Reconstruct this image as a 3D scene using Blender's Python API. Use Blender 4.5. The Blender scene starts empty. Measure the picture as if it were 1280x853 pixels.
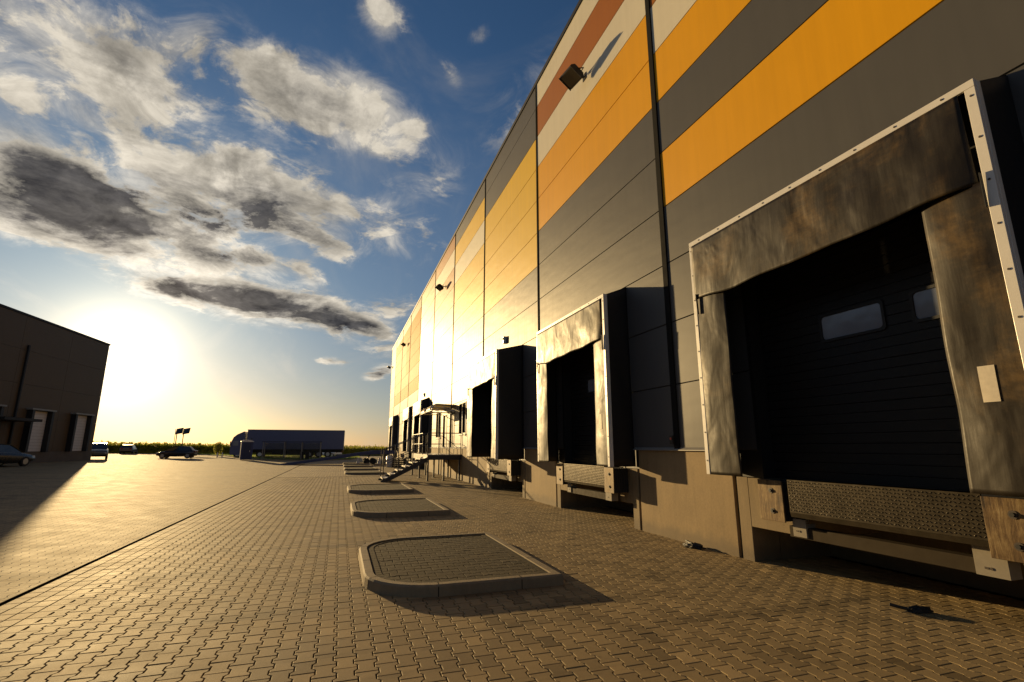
import bpy, math, random
import numpy as np
from mathutils import Vector, Matrix, noise as mnoise
random.seed(7)
rng = np.random.default_rng(7)
R = math.radians
sc = bpy.context.scene
col = sc.collection
D = 5.89                      # face of the warehouse wall
SUN_AZ, SUN_EL = -19.9, 8.3   # degrees, azimuth measured from +Y towards +X

# ------------------------------------------------------------------ mesh helper
class MB:
    def __init__(s): s.v = []; s.f = []; s.m = []; s.sm = []
    def face(s, pts, m=0, smooth=False):
        i = len(s.v); s.v += [tuple(p) for p in pts]
        s.f.append(list(range(i, i + len(pts)))); s.m.append(m); s.sm.append(smooth)
    def add(s, vs, fs, m=0, smooth=False):
        i = len(s.v); s.v += [tuple(p) for p in vs]
        for f in fs: s.f.append([i + k for k in f]); s.m.append(m); s.sm.append(smooth)
        return s
    def box(s, x0, x1, y0, y1, z0, z1, m=0):
        vs = [(x0,y0,z0),(x1,y0,z0),(x1,y1,z0),(x0,y1,z0),(x0,y0,z1),(x1,y0,z1),(x1,y1,z1),(x0,y1,z1)]
        return s.add(vs, [(0,3,2,1),(4,5,6,7),(0,1,5,4),(1,2,6,5),(2,3,7,6),(3,0,4,7)], m)
    def bar(s, p, q, w, h=None, m=0, up=(0,0,1)):
        p, q = Vector(p), Vector(q); h = w if h is None else h
        d = (q - p).normalized(); u = Vector(up)
        if abs(d.dot(u)) > .97: u = Vector((0,1,0))
        a = d.cross(u).normalized() * w / 2; b = a.cross(d).normalized() * h / 2
        vs = [e + i*a + j*b for e in (p, q) for i, j in ((-1,-1),(1,-1),(1,1),(-1,1))]
        return s.add(vs, [(0,1,2,3),(7,6,5,4),(0,4,5,1),(1,5,6,2),(2,6,7,3),(3,7,4,0)], m)
    def cyl(s, p, q, r, n=12, m=0, r2=None, cap=True, smooth=True):
        p, q = Vector(p), Vector(q); r2 = r if r2 is None else r2
        d = (q - p).normalized(); u = Vector((0,0,1)) if abs(d.z) < .9 else Vector((1,0,0))
        a = d.cross(u).normalized(); b = d.cross(a)
        vs = []
        for e, rr in ((p, r), (q, r2)):
            for k in range(n):
                t = 2*math.pi*k/n; vs.append(e + (a*math.cos(t) + b*math.sin(t))*rr)
        s.add(vs, [(k, k+n, (k+1)%n+n, (k+1)%n) for k in range(n)], m, smooth)
        if cap:
            s.add(vs[:n], [tuple(range(n))], m); s.add(vs[n:], [tuple(reversed(range(n)))], m)
        return s
    def tube(s, pts, r, n=8, m=0):
        for a, b in zip(pts[:-1], pts[1:]): s.cyl(a, b, r, n, m)
        return s
    def prism(s, prof, fn, a, b, m=0, cap=True, smooth=False):
        """prof: closed 2D outline; fn(u, v, w) -> 3D"""
        n = len(prof); vs = [fn(u, v, a) for u, v in prof] + [fn(u, v, b) for u, v in prof]
        s.add(vs, [(k, (k+1)%n, (k+1)%n+n, k+n) for k in range(n)], m, smooth)
        if cap:
            s.add(vs[:n], [tuple(reversed(range(n)))], m); s.add(vs[n:], [tuple(range(n))], m)
        return s
    def grid(s, fn, nu, nv, m=0, smooth=True):
        vs = [fn(i/nu, j/nv) for i in range(nu+1) for j in range(nv+1)]
        return s.add(vs, [(i*(nv+1)+j, (i+1)*(nv+1)+j, (i+1)*(nv+1)+j+1, i*(nv+1)+j+1) for i in range(nu) for j in range(nv)], m, smooth)
    def build(s, name, mats, parent=None, off=(0,0,0), bevel=0, solid=0, weld=False, recalc=False):
        me = bpy.data.meshes.new(name); o3 = Vector(off)
        me.from_pydata([Vector(v) - o3 for v in s.v], [], s.f)
        for m in (mats if isinstance(mats, (list, tuple)) else [mats]): me.materials.append(m)
        me.polygons.foreach_set('material_index', s.m); me.polygons.foreach_set('use_smooth', s.sm)
        if weld or recalc or bevel or solid:
            import bmesh
            bm = bmesh.new(); bm.from_mesh(me)
            if weld: bmesh.ops.remove_doubles(bm, verts=bm.verts, dist=1e-5)
            if recalc: bmesh.ops.recalc_face_normals(bm, faces=bm.faces)
            bm.to_mesh(me); bm.free()
        me.update()
        ob = bpy.data.objects.new(name, me); col.objects.link(ob)
        if parent: ob.parent = parent
        if solid:
            md = ob.modifiers.new('thickness', 'SOLIDIFY'); md.thickness = solid; md.offset = -1
        if bevel:
            md = ob.modifiers.new('edges', 'BEVEL'); md.width = bevel; md.segments = 2; md.limit_method = 'ANGLE'; md.angle_limit = R(40)
        return ob

def tag(o, label=None, cat=None, group=None, kind=None):
    if label: o['label'] = label
    if cat: o['category'] = cat
    if group: o['group'] = group
    if kind: o['kind'] = kind
    return o
def thing(name, loc, label, cat, group=None, rz=0):
    o = bpy.data.objects.new(name, None); col.objects.link(o); o.empty_display_size = .2
    o.location = loc; o.rotation_euler = (0, 0, rz)
    return tag(o, label, cat, group)
def dup(root, loc, label=None, rz=None):
    r = root.copy(); col.objects.link(r); r.location = loc
    if rz is not None: r.rotation_euler = (0, 0, rz)
    if label: r['label'] = label
    for ch in list(root.children):
        c = ch.copy(); col.objects.link(c); c.parent = r
        for g in list(ch.children):
            d = g.copy(); col.objects.link(d); d.parent = c
    return r

# ------------------------------------------------------------------ materials
class NT:
    def __init__(s, tree): s.t = tree
    def n(s, typ, **kw):
        nd = s.t.nodes.new(typ)
        for k, v in kw.items(): setattr(nd, k, v)
        return nd
    def set(s, sock, val):
        if hasattr(val, 'is_output'): s.t.links.new(val, sock)
        else: sock.default_value = val
    def math(s, op, a, b=None, c=None, clamp=False):
        nd = s.n('ShaderNodeMath', operation=op, use_clamp=clamp)
        for i, v in enumerate((a, b, c)):
            if v is not None: s.set(nd.inputs[i], v)
        return nd.outputs[0]
    def vm(s, op, a, b=None):
        nd = s.n('ShaderNodeVectorMath', operation=op); s.set(nd.inputs[0], a)
        if b is not None: s.set(nd.inputs[1], b)
        return nd.outputs['Value'] if op in ('DOT_PRODUCT', 'LENGTH') else nd.outputs[0]
    def noise(s, vec, scale, detail=4, rough=.55, dist=0, out='Fac'):
        nd = s.n('ShaderNodeTexNoise'); s.set(nd.inputs['Vector'], vec)
        nd.inputs['Scale'].default_value = scale; nd.inputs['Detail'].default_value = detail
        nd.inputs['Roughness'].default_value = rough; nd.inputs['Distortion'].default_value = dist
        return nd.outputs[out]
    def ramp(s, fac, stops, interp='LINEAR'):
        nd = s.n('ShaderNodeValToRGB'); cr = nd.color_ramp; cr.interpolation = interp
        while len(cr.elements) < len(stops): cr.elements.new(.5)
        for e, (p, c) in zip(cr.elements, stops):
            e.position = p; e.color = (c, c, c, 1) if isinstance(c, (int, float)) else (*c, 1)
        s.set(nd.inputs[0], fac); return nd.outputs[0]
    def mix(s, fac, a, b, blend='MIX'):
        nd = s.n('ShaderNodeMix', data_type='RGBA', blend_type=blend)
        s.set(nd.inputs[0], fac)
        for i, v in ((6, a), (7, b)): s.set(nd.inputs[i], (*v, 1) if isinstance(v, tuple) and len(v) == 3 else v)
        return nd.outputs[2]
    def smooth(s, x, a, b, o0=0., o1=1.):
        nd = s.n('ShaderNodeMapRange', interpolation_type='SMOOTHSTEP'); s.set(nd.inputs[0], x)
        for i, v in zip((1,2,3,4), (a, b, o0, o1)): s.set(nd.inputs[i], v)
        return nd.outputs[0]
    def pos(s): return s.n('ShaderNodeNewGeometry').outputs['Position']
    def obj(s): return s.n('ShaderNodeTexCoord').outputs['Object']
    def scale(s, vec, sx, sy, sz): return s.vm('MULTIPLY', vec, (sx, sy, sz))
    def bump(s, h, dist=.01, strength=1.):
        nd = s.n('ShaderNodeBump'); nd.inputs['Distance'].default_value = dist; nd.inputs['Strength'].default_value = strength
        s.set(nd.inputs['Height'], h); return nd.outputs[0]
def new_mat(name):
    m = bpy.data.materials.new(name); m.use_nodes = True
    nt = NT(m.node_tree); b = m.node_tree.nodes['Principled BSDF']
    return m, nt, b
def plain(name, c, rough=.5, metal=0., spec=.5, var=.12, scale=3., bump=0., bscale=40., coat=0.):
    """a painted / moulded surface with a little tonal wear and grain"""
    m, t, b = new_mat(name); p = t.obj()
    n = t.noise(p, scale, 5, .6)
    k = t.math('MULTIPLY_ADD', n, 2*var, 1 - var)
    b.inputs['Base Color'].default_value = (*c, 1)
    mul = t.n('ShaderNodeVectorMath', operation='SCALE'); mul.inputs[0].default_value = c; t.set(mul.inputs['Scale'], k)
    t.set(b.inputs['Base Color'], mul.outputs[0])
    t.set(b.inputs['Roughness'], t.math('MULTIPLY_ADD', t.noise(p, scale*2.3, 4), .2, rough - .1, clamp=True))
    b.inputs['Metallic'].default_value = metal; b.inputs['Specular IOR Level'].default_value = spec
    b.inputs['Coat Weight'].default_value = coat; b.inputs['Coat Roughness'].default_value = .08
    if bump: t.set(b.inputs['Normal'], t.bump(t.noise(p, bscale, 4, .6), bump))
    return m

def cladding(name, c, rough=.50, spec=.18):
    """coated steel sandwich panel: slight oil-canning, faint dust runs"""
    m, t, b = new_mat(name); p = t.pos()
    dust = t.noise(t.scale(p, 1, 2.4, .14), 2.2, 6, .65)
    big = t.noise(p, .35, 3)
    k = t.math('ADD', t.math('MULTIPLY_ADD', dust, .20, .88), t.math('MULTIPLY_ADD', big, .16, -.08))
    mul = t.n('ShaderNodeVectorMath', operation='SCALE'); mul.inputs[0].default_value = c; t.set(mul.inputs['Scale'], k)
    t.set(b.inputs['Base Color'], mul.outputs[0])
    t.set(b.inputs['Roughness'], t.math('MULTIPLY_ADD', dust, .10, rough - .05))
    b.inputs['Specular IOR Level'].default_value = spec
    h = t.math('ADD', t.noise(t.scale(p, 1, .5, 1.6), 1.1, 2), t.math('MULTIPLY', t.noise(p, 60, 2), .012))
    t.set(b.inputs['Normal'], t.bump(h, .02, .55))
    return m

def concrete(name, c=(.37,.262,.128), scale=1.0):
    m, t, b = new_mat(name); p = t.pos()
    a = t.noise(p, 1.3*scale, 6, .6); f = t.noise(p, 26*scale, 4, .65); st = t.noise(t.scale(p, 2.2, 2.2, .35), 2.5*scale, 5, .6)
    k = t.math('ADD', t.math('MULTIPLY_ADD', a, .5, .45), t.math('ADD', t.math('MULTIPLY_ADD', f, .30, -.15), t.math('MULTIPLY_ADD', st, .42, -.18)))
    mul = t.n('ShaderNodeVectorMath', operation='SCALE'); mul.inputs[0].default_value = c; t.set(mul.inputs['Scale'], k)
    # splash dirt along the foot
    z = t.n('ShaderNodeSeparateXYZ'); t.set(z.inputs[0], p)
    dirt = t.smooth(t.math('ADD', z.outputs[2], t.math('MULTIPLY', t.noise(p, 5, 4), -.28)), -.05, .16, .55, 0.)
    t.set(b.inputs['Base Color'], t.mix(dirt, mul.outputs[0], (.10,.08,.055)))
    b.inputs['Roughness'].default_value = .82
    t.set(b.inputs['Normal'], t.bump(t.math('ADD', t.math('MULTIPLY', f, .5), t.noise(p, 90, 3)), .004, .6))
    return m

def curtain_mat():
    """dusty black PVC: scuffed, streaked by lorry bodies"""
    m, t, b = new_mat('scuffed black dock curtain'); p = t.obj(); w = t.pos()
    cl = t.noise(w, 1.1, 6, .66, .5); st = t.noise(t.scale(w, 2.0, 2.0, 9.), 1.6, 5, .6); ru = t.noise(t.scale(w, 1., 10., .8), 2.6, 4, .65); fi = t.noise(w, 45, 3)
    d = t.math('ADD', t.math('MULTIPLY', cl, .85), t.math('ADD', t.math('MULTIPLY', st, .15), t.math('MULTIPLY', ru, .09)))
    dust = t.smooth(d, .50, .84)
    c = t.mix(dust, (.017,.012,.007), (.20,.122,.042))
    t.set(b.inputs['Base Color'], c)
    t.set(b.inputs['Roughness'], t.math('ADD', t.math('MULTIPLY', t.noise(w, 2.3, 5, .65, .6), .42), t.math('MULTIPLY_ADD', fi, .10, .25)))
    b.inputs['Specular IOR Level'].default_value = .26
    h = t.math('ADD', t.noise(t.scale(w, 1., 1.3, .9), 1.9, 2.0, .42, .4), t.math('ADD', t.math('MULTIPLY', t.noise(t.scale(w, 1., 5., .7), 2.2, 3, .5), .10), t.math('MULTIPLY', fi, .012)))
    t.set(b.inputs['Normal'], t.bump(h, .05, .6))
    return m

def paver_nodes(t, u_pitch, v_len, amp, x0):
    """behaton stone pattern in metres: returns (distance to joint, random tone)"""
    p = t.pos(); s = t.n('ShaderNodeSeparateXYZ'); t.set(s.inputs[0], p)
    u = t.math('DIVIDE', t.math('SUBTRACT', s.outputs[0], x0), u_pitch); v = t.math('DIVIDE', s.outputs[1], v_len)
    tri = t.math('PINGPONG', v, .5)                       # 0 at stone ends .. .5 mid
    z = t.math('MULTIPLY', t.math('SUBTRACT', .25, tri), v_len/amp*.5); z = t.math('MAXIMUM', t.math('MINIMUM', z, 1.), -1.)
    k = t.math('FLOOR', u)                                # boundary k+.5 nearest
    par = t.math('MODULO', t.math('ABSOLUTE', k), 2.); sg = t.math('MULTIPLY_ADD', par, -2., 1.)
    d = t.math('SUBTRACT', t.math('SUBTRACT', t.math('SUBTRACT', u, k), .5), t.math('MULTIPLY', t.math('MULTIPLY', sg, z), amp/u_pitch))
    cidx = t.math('ADD', k, t.math('GREATER_THAN', d, 0.))
    par2 = t.math('MODULO', t.math('ABSOLUTE', cidx), 2.)
    vv = t.math('ADD', v, t.math('MULTIPLY', par2, .5))
    dv = t.math('MULTIPLY', t.math('PINGPONG', vv, .5), v_len)
    du = t.math('MULTIPLY', t.math('ABSOLUTE', d), u_pitch)
    wn = t.n('ShaderNodeTexWhiteNoise', noise_dimensions='2D'); cb = t.n('ShaderNodeCombineXYZ')
    t.set(cb.inputs[0], cidx); t.set(cb.inputs[1], t.math('FLOOR', t.math('ADD', vv, 0.))); t.set(wn.inputs['Vector'], cb.outputs[0])
    return t.math('MINIMUM', du, dv), wn.outputs['Value']

STONE = (.345, .247, .114)
def paving_mat(name, pattern=True, attr=False, tone=1., rough=.76, pitch=.152, length=.218, x0=-2.66, amp=.013):
    m, t, b = new_mat(name); p = t.pos()
    big = t.noise(p, .22, 4, .6); mid = t.noise(p, 1.7, 5, .6); fine = t.noise(p, 120, 3, .7); oil = t.noise(t.scale(p, 1., .35, 1.), .9, 5, .6, .3)
    k = t.math('ADD', t.math('MULTIPLY_ADD', big, .5, .62), t.math('ADD', t.math('MULTIPLY_ADD', mid, .45, -.22), t.math('MULTIPLY_ADD', fine, .5, -.25)))
    if attr:
        a = t.n('ShaderNodeAttribute', attribute_name='tone'); k = t.math('MULTIPLY', k, a.outputs['Fac'])
    elif pattern:
        dist, wn = paver_nodes(t, pitch, length, amp, x0); k = t.math('MULTIPLY', k, t.math('MULTIPLY_ADD', wn, .34, .83))
    tyre = t.noise(t.scale(p, .22, 2.6, 1.), 1.0, 4, .55, .25); spot = t.noise(p, 3.1, 2, .5)
    k = t.math('MULTIPLY', k, t.smooth(oil, .56, .74, 1., .60)); k = t.math('MULTIPLY', k, t.smooth(tyre, .52, .68, 1., .64)); k = t.math('MULTIPLY', k, t.smooth(spot, .70, .76, 1., .55))
    mul = t.n('ShaderNodeVectorMath', operation='SCALE'); mul.inputs[0].default_value = tuple(c*tone for c in STONE); t.set(mul.inputs['Scale'], k)
    c = mul.outputs[0]; h = t.math('MULTIPLY', fine, .0012)
    if pattern:
        j = t.smooth(dist, .003, .007); c = t.mix(j, (.03,.024,.016), c)
        h = t.math('ADD', h, t.smooth(dist, .001, .010, 0., .009))
    t.set(b.inputs['Base Color'], c)
    t.set(b.inputs['Roughness'], t.math('MULTIPLY_ADD', mid, .22, rough - .11)); b.inputs['Specular IOR Level'].default_value = .30
    nd = t.n('ShaderNodeBump'); nd.inputs['Distance'].default_value = 1.; nd.inputs['Strength'].default_value = 1.; t.set(nd.inputs['Height'], h)
    t.set(b.inputs['Normal'], nd.outputs[0])
    return m

def glass(name, c=(.02,.022,.026), rough=.05):
    m, t, b = new_mat(name); b.inputs['Base Color'].default_value = (*c, 1)
    t.set(b.inputs['Roughness'], t.math('MULTIPLY_ADD', t.noise(t.obj(), 3, 3), .05, rough)); b.inputs['Specular IOR Level'].default_value = .9
    t.set(b.inputs['Normal'], t.bump(t.noise(t.obj(), 2.2, 2), .01, .5))
    return m
def tinted(name, alpha=.5, c=(.02,.02,.02)):
    m, t, b = new_mat(name); b.inputs['Base Color'].default_value = (*c, 1); b.inputs['Roughness'].default_value = .08
    t.set(b.inputs['Alpha'], t.math('MULTIPLY_ADD', t.noise(t.obj(), 1.5, 3), .1, alpha)); return m
def leafy(name, c1, c2, scale=.6):
    m, t, b = new_mat(name); p = t.pos()
    f = t.noise(p, scale, 5, .7); t.set(b.inputs['Base Color'], t.mix(t.smooth(f, .35, .68), c1, c2))
    b.inputs['Roughness'].default_value = .6
    b.inputs['Subsurface Weight'].default_value = 0.
    tr = t.n('ShaderNodeBsdfTranslucent'); t.set(tr.inputs[0], t.mix(t.smooth(f, .35, .68), tuple(x*2.6 for x in c1), tuple(x*2.6 for x in c2)))
    mx = t.n('ShaderNodeMixShader'); mx.inputs[0].default_value = .7
    out = m.node_tree.nodes['Material Output']
    t.t.links.new(b.outputs[0], mx.inputs[1]); t.t.links.new(tr.outputs[0], mx.inputs[2]); t.t.links.new(mx.outputs[0], out.inputs[0])
    return m

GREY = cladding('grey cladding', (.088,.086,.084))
ORANGE = cladding('orange cladding', (.74,.355,.0))
YELLOW = cladding('yellow cladding', (.72,.45,.008))
BROWN = cladding('brown cladding', (.36,.125,.016))
BEIGE = cladding('beige cladding', (.68,.63,.50))
PALE = cladding('pale grey cladding', (.34,.32,.28), .60, .06)  # weaker sun glare is set through the finish, for the far bays only
YFAR = cladding('ochre cladding', (.58,.30,.05), .62, .02)  # sun glare damped in the finish so the far graphic shows
BFAR = cladding('sand cladding', (.64,.50,.28), .62, .02)  # glare damped in the finish, as on the ochre panels
LBWALL = cladding('dark brown cladding', (.11,.078,.046), .5)
TRIM = plain('dark flashing', (.024,.023,.023), .58, spec=.25)
SEAM = plain('matt black seam strip', (.012,.012,.012), .9, spec=.08)
SILL = plain('grey sill flashing', (.22,.21,.19), .4)
CONC = concrete('cast concrete'); CONC2 = concrete('bare pier concrete', (.30,.222,.118), 1.6)
KERB = concrete('kerb concrete', (.54,.41,.23), 2.2)
CURT = curtain_mat()
BLACKFAB = plain('black shelter fabric', (.012,.011,.011), .55, bump=.004, bscale=8)
ALU = plain('white coated aluminium', (.72,.69,.63), .35, var=.08, scale=6)
SCREW = plain('rusted screw', (.05,.035,.025), .6)
STICK = plain('worn paper sticker', (.62,.55,.42), .6, var=.22, scale=20)
DOORM = plain('black door panel', (.015,.014,.013), .45, spec=.25, bump=.002, bscale=120)
GASK = plain('black rubber', (.010,.010,.010), .6)
PANE = glass('sky-tinted acrylic pane', (.20,.22,.27), .10)  # pale bluish base: sky reflection put into the pane colour
STEEL = plain('galvanised steel', (.42,.41,.38), .42, metal=.7, var=.2, scale=8)
TREAD = plain('worn tread plate', (.075,.062,.042), .34, metal=.7, var=.5, scale=5)
RUST, t, b = new_mat('rusty scuffed bumper plate'); _p = t.pos()
_g = t.noise(t.scale(_p, 1., 9., 1.1), 3.5, 6, .65, .6); _s = t.noise(_p, 6., 6, .7); _k = t.math('ADD', t.math('MULTIPLY', _g, .62), t.math('MULTIPLY', _s, .42))
t.set(b.inputs['Base Color'], t.ramp(_k, [(.36, (.022,.013,.007)), (.50, (.115,.068,.028)), (.60, (.20,.135,.06)), (.72, (.34,.27,.16))]))
t.set(b.inputs['Roughness'], t.math('MULTIPLY_ADD', _s, .4, .38)); b.inputs['Metallic'].default_value = .15; b.inputs['Specular IOR Level'].default_value = .3
t.set(b.inputs['Normal'], t.bump(_k, .006, .7))
PRIMER = plain('pale zinc bracket', (.26,.23,.18), .65, spec=.2, var=.2, scale=12)
BEAM = plain('dusty steel beam', (.042,.031,.018), .75, spec=.12, var=.4, scale=4)
DARKSTEEL = plain('dark painted steel', (.045,.045,.05), .4, metal=.3)
STEPM = plain('grating step steel', (.46,.44,.40), .38, metal=.2)
BLUE = plain('blue painted steel', (.035,.05,.15), .42, var=.3, scale=1.2)
NAVY = plain('navy lorry tarpaulin', (.075,.095,.20), .5, bump=.02, bscale=1.6)
TYRE = plain('tyre rubber', (.014,.014,.014), .75)
RIM = plain('wheel rim', (.45,.45,.45), .35, metal=.8)
WHITE = plain('white paint', (.70,.68,.64), .35)
LAMPG = glass('floodlight glass', (.05,.045,.03), .12)
WINDOW = glass('dark window glass', (.012,.012,.013), .06)
SHEET, t, b = new_mat('cream translucent canopy sheet'); b.inputs['Base Color'].default_value = (.66,.58,.40,1); b.inputs['Roughness'].default_value = .3
_tr = t.n('ShaderNodeBsdfTranslucent'); t.set(_tr.inputs[0], t.mix(t.noise(t.obj(), 2., 3), (.75,.62,.36), (.85,.74,.48))); _mx = t.n('ShaderNodeMixShader'); _mx.inputs[0].default_value = .55
t.t.links.new(b.outputs[0], _mx.inputs[1]); t.t.links.new(_tr.outputs[0], _mx.inputs[2]); t.t.links.new(_mx.outputs[0], t.t.nodes['Material Output'].inputs[0])

# ------------------------------------------------------------------ ground and paving
def slope(x): return .02*max(0., min(-3.36 - x, 45.))
xs = [-3000, -48.4, -36, -24, -14, -3.36, 6., 50, 3000]
mb = MB()
ys = [-600, -20, 20, 64, 130, 600, 5000]
mb.add([(x, y, slope(x) - .09) for x in xs for y in ys], [(i*7+j, (i+1)*7+j, (i+1)*7+j+1, i*7+j+1) for i in range(8) for j in range(6)])
gm, t, b = new_mat('dry soil'); f = t.noise(t.pos(), .08, 6, .7); t.set(b.inputs['Base Color'], t.mix(f, (.05,.045,.02), (.12,.11,.05))); b.inputs['Roughness'].default_value = .95
tag(mb.build('ground', gm), 'dry earth and stubble spreading to the horizon', None, None, 'structure')

PAV_NEAR = paving_mat('concrete paving stones', pattern=False, attr=True)
PAV_FAR = paving_mat('concrete paving stones further off')
PAV_YARD = paving_mat('concrete paving of the lorry yard', tone=1.0, rough=.8, x0=-3.36)
BED = plain('jointing sand', (.014,.010,.007), .98, var=.4, scale=30, spec=.1)

def stones(cols, y0, y1, L, a, name, mat, thick=.05, tilt=.0045, keep=None, rot=False, z0=0.):
    """real interlocking stones: 12-sided outline, chamfered edge, tiny random tilt"""
    cx, cy, hw, am, ph = [], [], [], [], []
    for (x, w, amp, shift) in cols:
        for k in range(int((y1 - y0)/L)):
            cx.append(x); cy.append(y0 + (k + .5*shift)*L); hw.append(w/2); am.append(amp)
    if keep:
        sel = [i for i in range(len(cx)) if keep(*((-cy[i], cx[i]) if rot else (cx[i], cy[i])))]
        cx, cy, hw, am = [[q[i] for i in sel] for q in (cx, cy, hw, am)]
    cx, cy, hw, am = map(np.array, (cx, cy, hw, am)); N = len(cx)
    g, c, cz = .0048, .0034, .0032
    yy = np.array([-.5, -.25, -.25, .25, .25, .5, .5, .25, .25, -.25, -.25, -.5])*L
    ya = np.array([0, -1, 1, -1, 1, 0, 0, 1, -1, 1, -1, 0])*1.
    wide = np.array([1, 1, -1, -1, 1, 1]*2)*1.; sx = np.array([1]*6 + [-1]*6)*1.
    endp = np.array([-1, 0, 0, 0, 0, 1, 1, 0, 0, 0, 0, -1])*1.
    def ring(inset):
        X = sx*(hw[:, None] + am[:, None]*wide - g - inset); Y = yy[None, :] + ya*am[:, None] - endp*(g + inset)
        return X, Y + 0*X
    Xo, Yo = ring(0); Xi, Yi = ring(c)
    h = rng.normal(0, .0008, N); tx = rng.normal(0, tilt, N); ty = rng.normal(0, tilt, N)
    P = np.zeros((N, 36, 3))
    for q, (X, Y, dz) in enumerate(((Xi, Yi, 0.), (Xo, Yo, -cz), (Xo, Yo, -thick))):
        P[:, q*12:(q+1)*12, 0] = cx[:, None] + X; P[:, q*12:(q+1)*12, 1] = cy[:, None] + Y
        P[:, q*12:(q+1)*12, 2] = dz + h[:, None] + (X*tx[:, None] + Y*ty[:, None] if q < 2 else 0)
    P = P.reshape(-1, 3)
    if rot: P = np.stack([-P[:, 1], P[:, 0], P[:, 2]], 1)
    P[:, 2] += z0
    k = np.arange(12); k1 = (k + 1) % 12
    quads = np.concatenate([np.stack([k+12, k1+12, k1, k], 1), np.stack([k+24, k1+24, k1+12, k+12], 1)]).ravel()
    loop1 = np.concatenate([k, quads]); base = (np.arange(N)*36)[:, None]
    loops = (loop1[None, :] + base).ravel()
    tot = np.tile(np.concatenate([[12], np.full(24, 4)]), N); start = np.concatenate([[0], np.cumsum(tot)[:-1]])
    me = bpy.data.meshes.new(name); me.vertices.add(len(P)); me.vertices.foreach_set('co', P.ravel())
    me.loops.add(len(loops)); me.loops.foreach_set('vertex_index', loops.astype(np.int32))
    me.polygons.add(len(tot)); me.polygons.foreach_set('loop_start', start.astype(np.int32)); me.polygons.foreach_set('loop_total', tot.astype(np.int32))
    at = me.attributes.new('tone', 'FLOAT', 'POINT')
    tone = np.clip(rng.normal(1., .10, N), .72, 1.3); odd = rng.random(N); tone = np.where(odd < .03, tone*.68, np.where(odd > .975, tone*1.28, tone)); at.data.foreach_set('value', np.repeat(tone, 36).astype(np.float32))
    me.materials.append(mat); me.polygons.foreach_set('use_smooth', np.zeros(len(tot), dtype=bool)); me.update(calc_edges=True); me.validate()
    ob = bpy.data.objects.new(name, me); col.objects.link(ob); return ob
PITCH, SL = .152, .218
cols = [(-2.66 + (i + .5)*PITCH, PITCH, .013*(1), i % 2) for i in range(65)]
ob = stones(cols, .6, 31.0, SL, .013, 'block_paving', PAV_NEAR)
tag(ob, 'interlocking bone shaped concrete stones laid in front of the docks', None, None, 'structure')
gut = [(-3.30 + (i + .5)*.16, .16, 0., 0) for i in range(4)]
ob = stones(gut, .6, 31.0, SL, 0., 'gutter_paving', PAV_NEAR, tilt=.003)
tag(ob, 'straight rows of flat gutter stones beside the slot drain', None, None, 'structure')
mb = MB(); mb.face([(-3.303,-12,-.018),(8,-12,-.018),(8,31.05,-.018),(-3.303,31.05,-.018)]); tag(mb.build('paving_bed', BED), 'dark sand bed showing in the paving joints', None, None, 'structure')
mb = MB(); mb.face([(-3.305,31.05,-.002),(8,31.05,-.002),(8,100,-.002),(-3.305,100,-.002)]); mb.face([(-3.33,-14,-.002),(8,-14,-.002),(8,.6,-.002),(-3.33,.6,-.002)])
tag(mb.build('far_paving', PAV_FAR), 'paved apron continuing along the warehouse', None, None, 'structure')
mb = MB()
yx = [-48.4, -36, -24, -14, -8, -3.37]; yy_ = [-14, 10, 30, 60, 84, 103]
mb.add([(x, y, slope(x)) for x in yx for y in yy_], [(i*6+j, (i+1)*6+j, (i+1)*6+j+1, i*6+j+1) for i in range(5) for j in range(5)])
tag(mb.build('yard_paving', PAV_YARD), 'wide paved lorry yard rising gently to the left', None, None, 'structure')
DRAIN = plain('matt black drain', (.006,.006,.006), .9, spec=.05)  # one flat near-black colour for the whole slot
mb = MB(); mb.box(-3.368, -3.363, -14, 60, -.1, -.004, 0); mb.box(-3.310, -3.305, -14, 60, -.1, -.006, 0); mb.box(-3.363, -3.310, -14, 60, -.1, -.06, 0)
tag(mb.build('drain_channel', DRAIN), 'narrow black slot drain running along the yard', None, None, 'structure')

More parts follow.
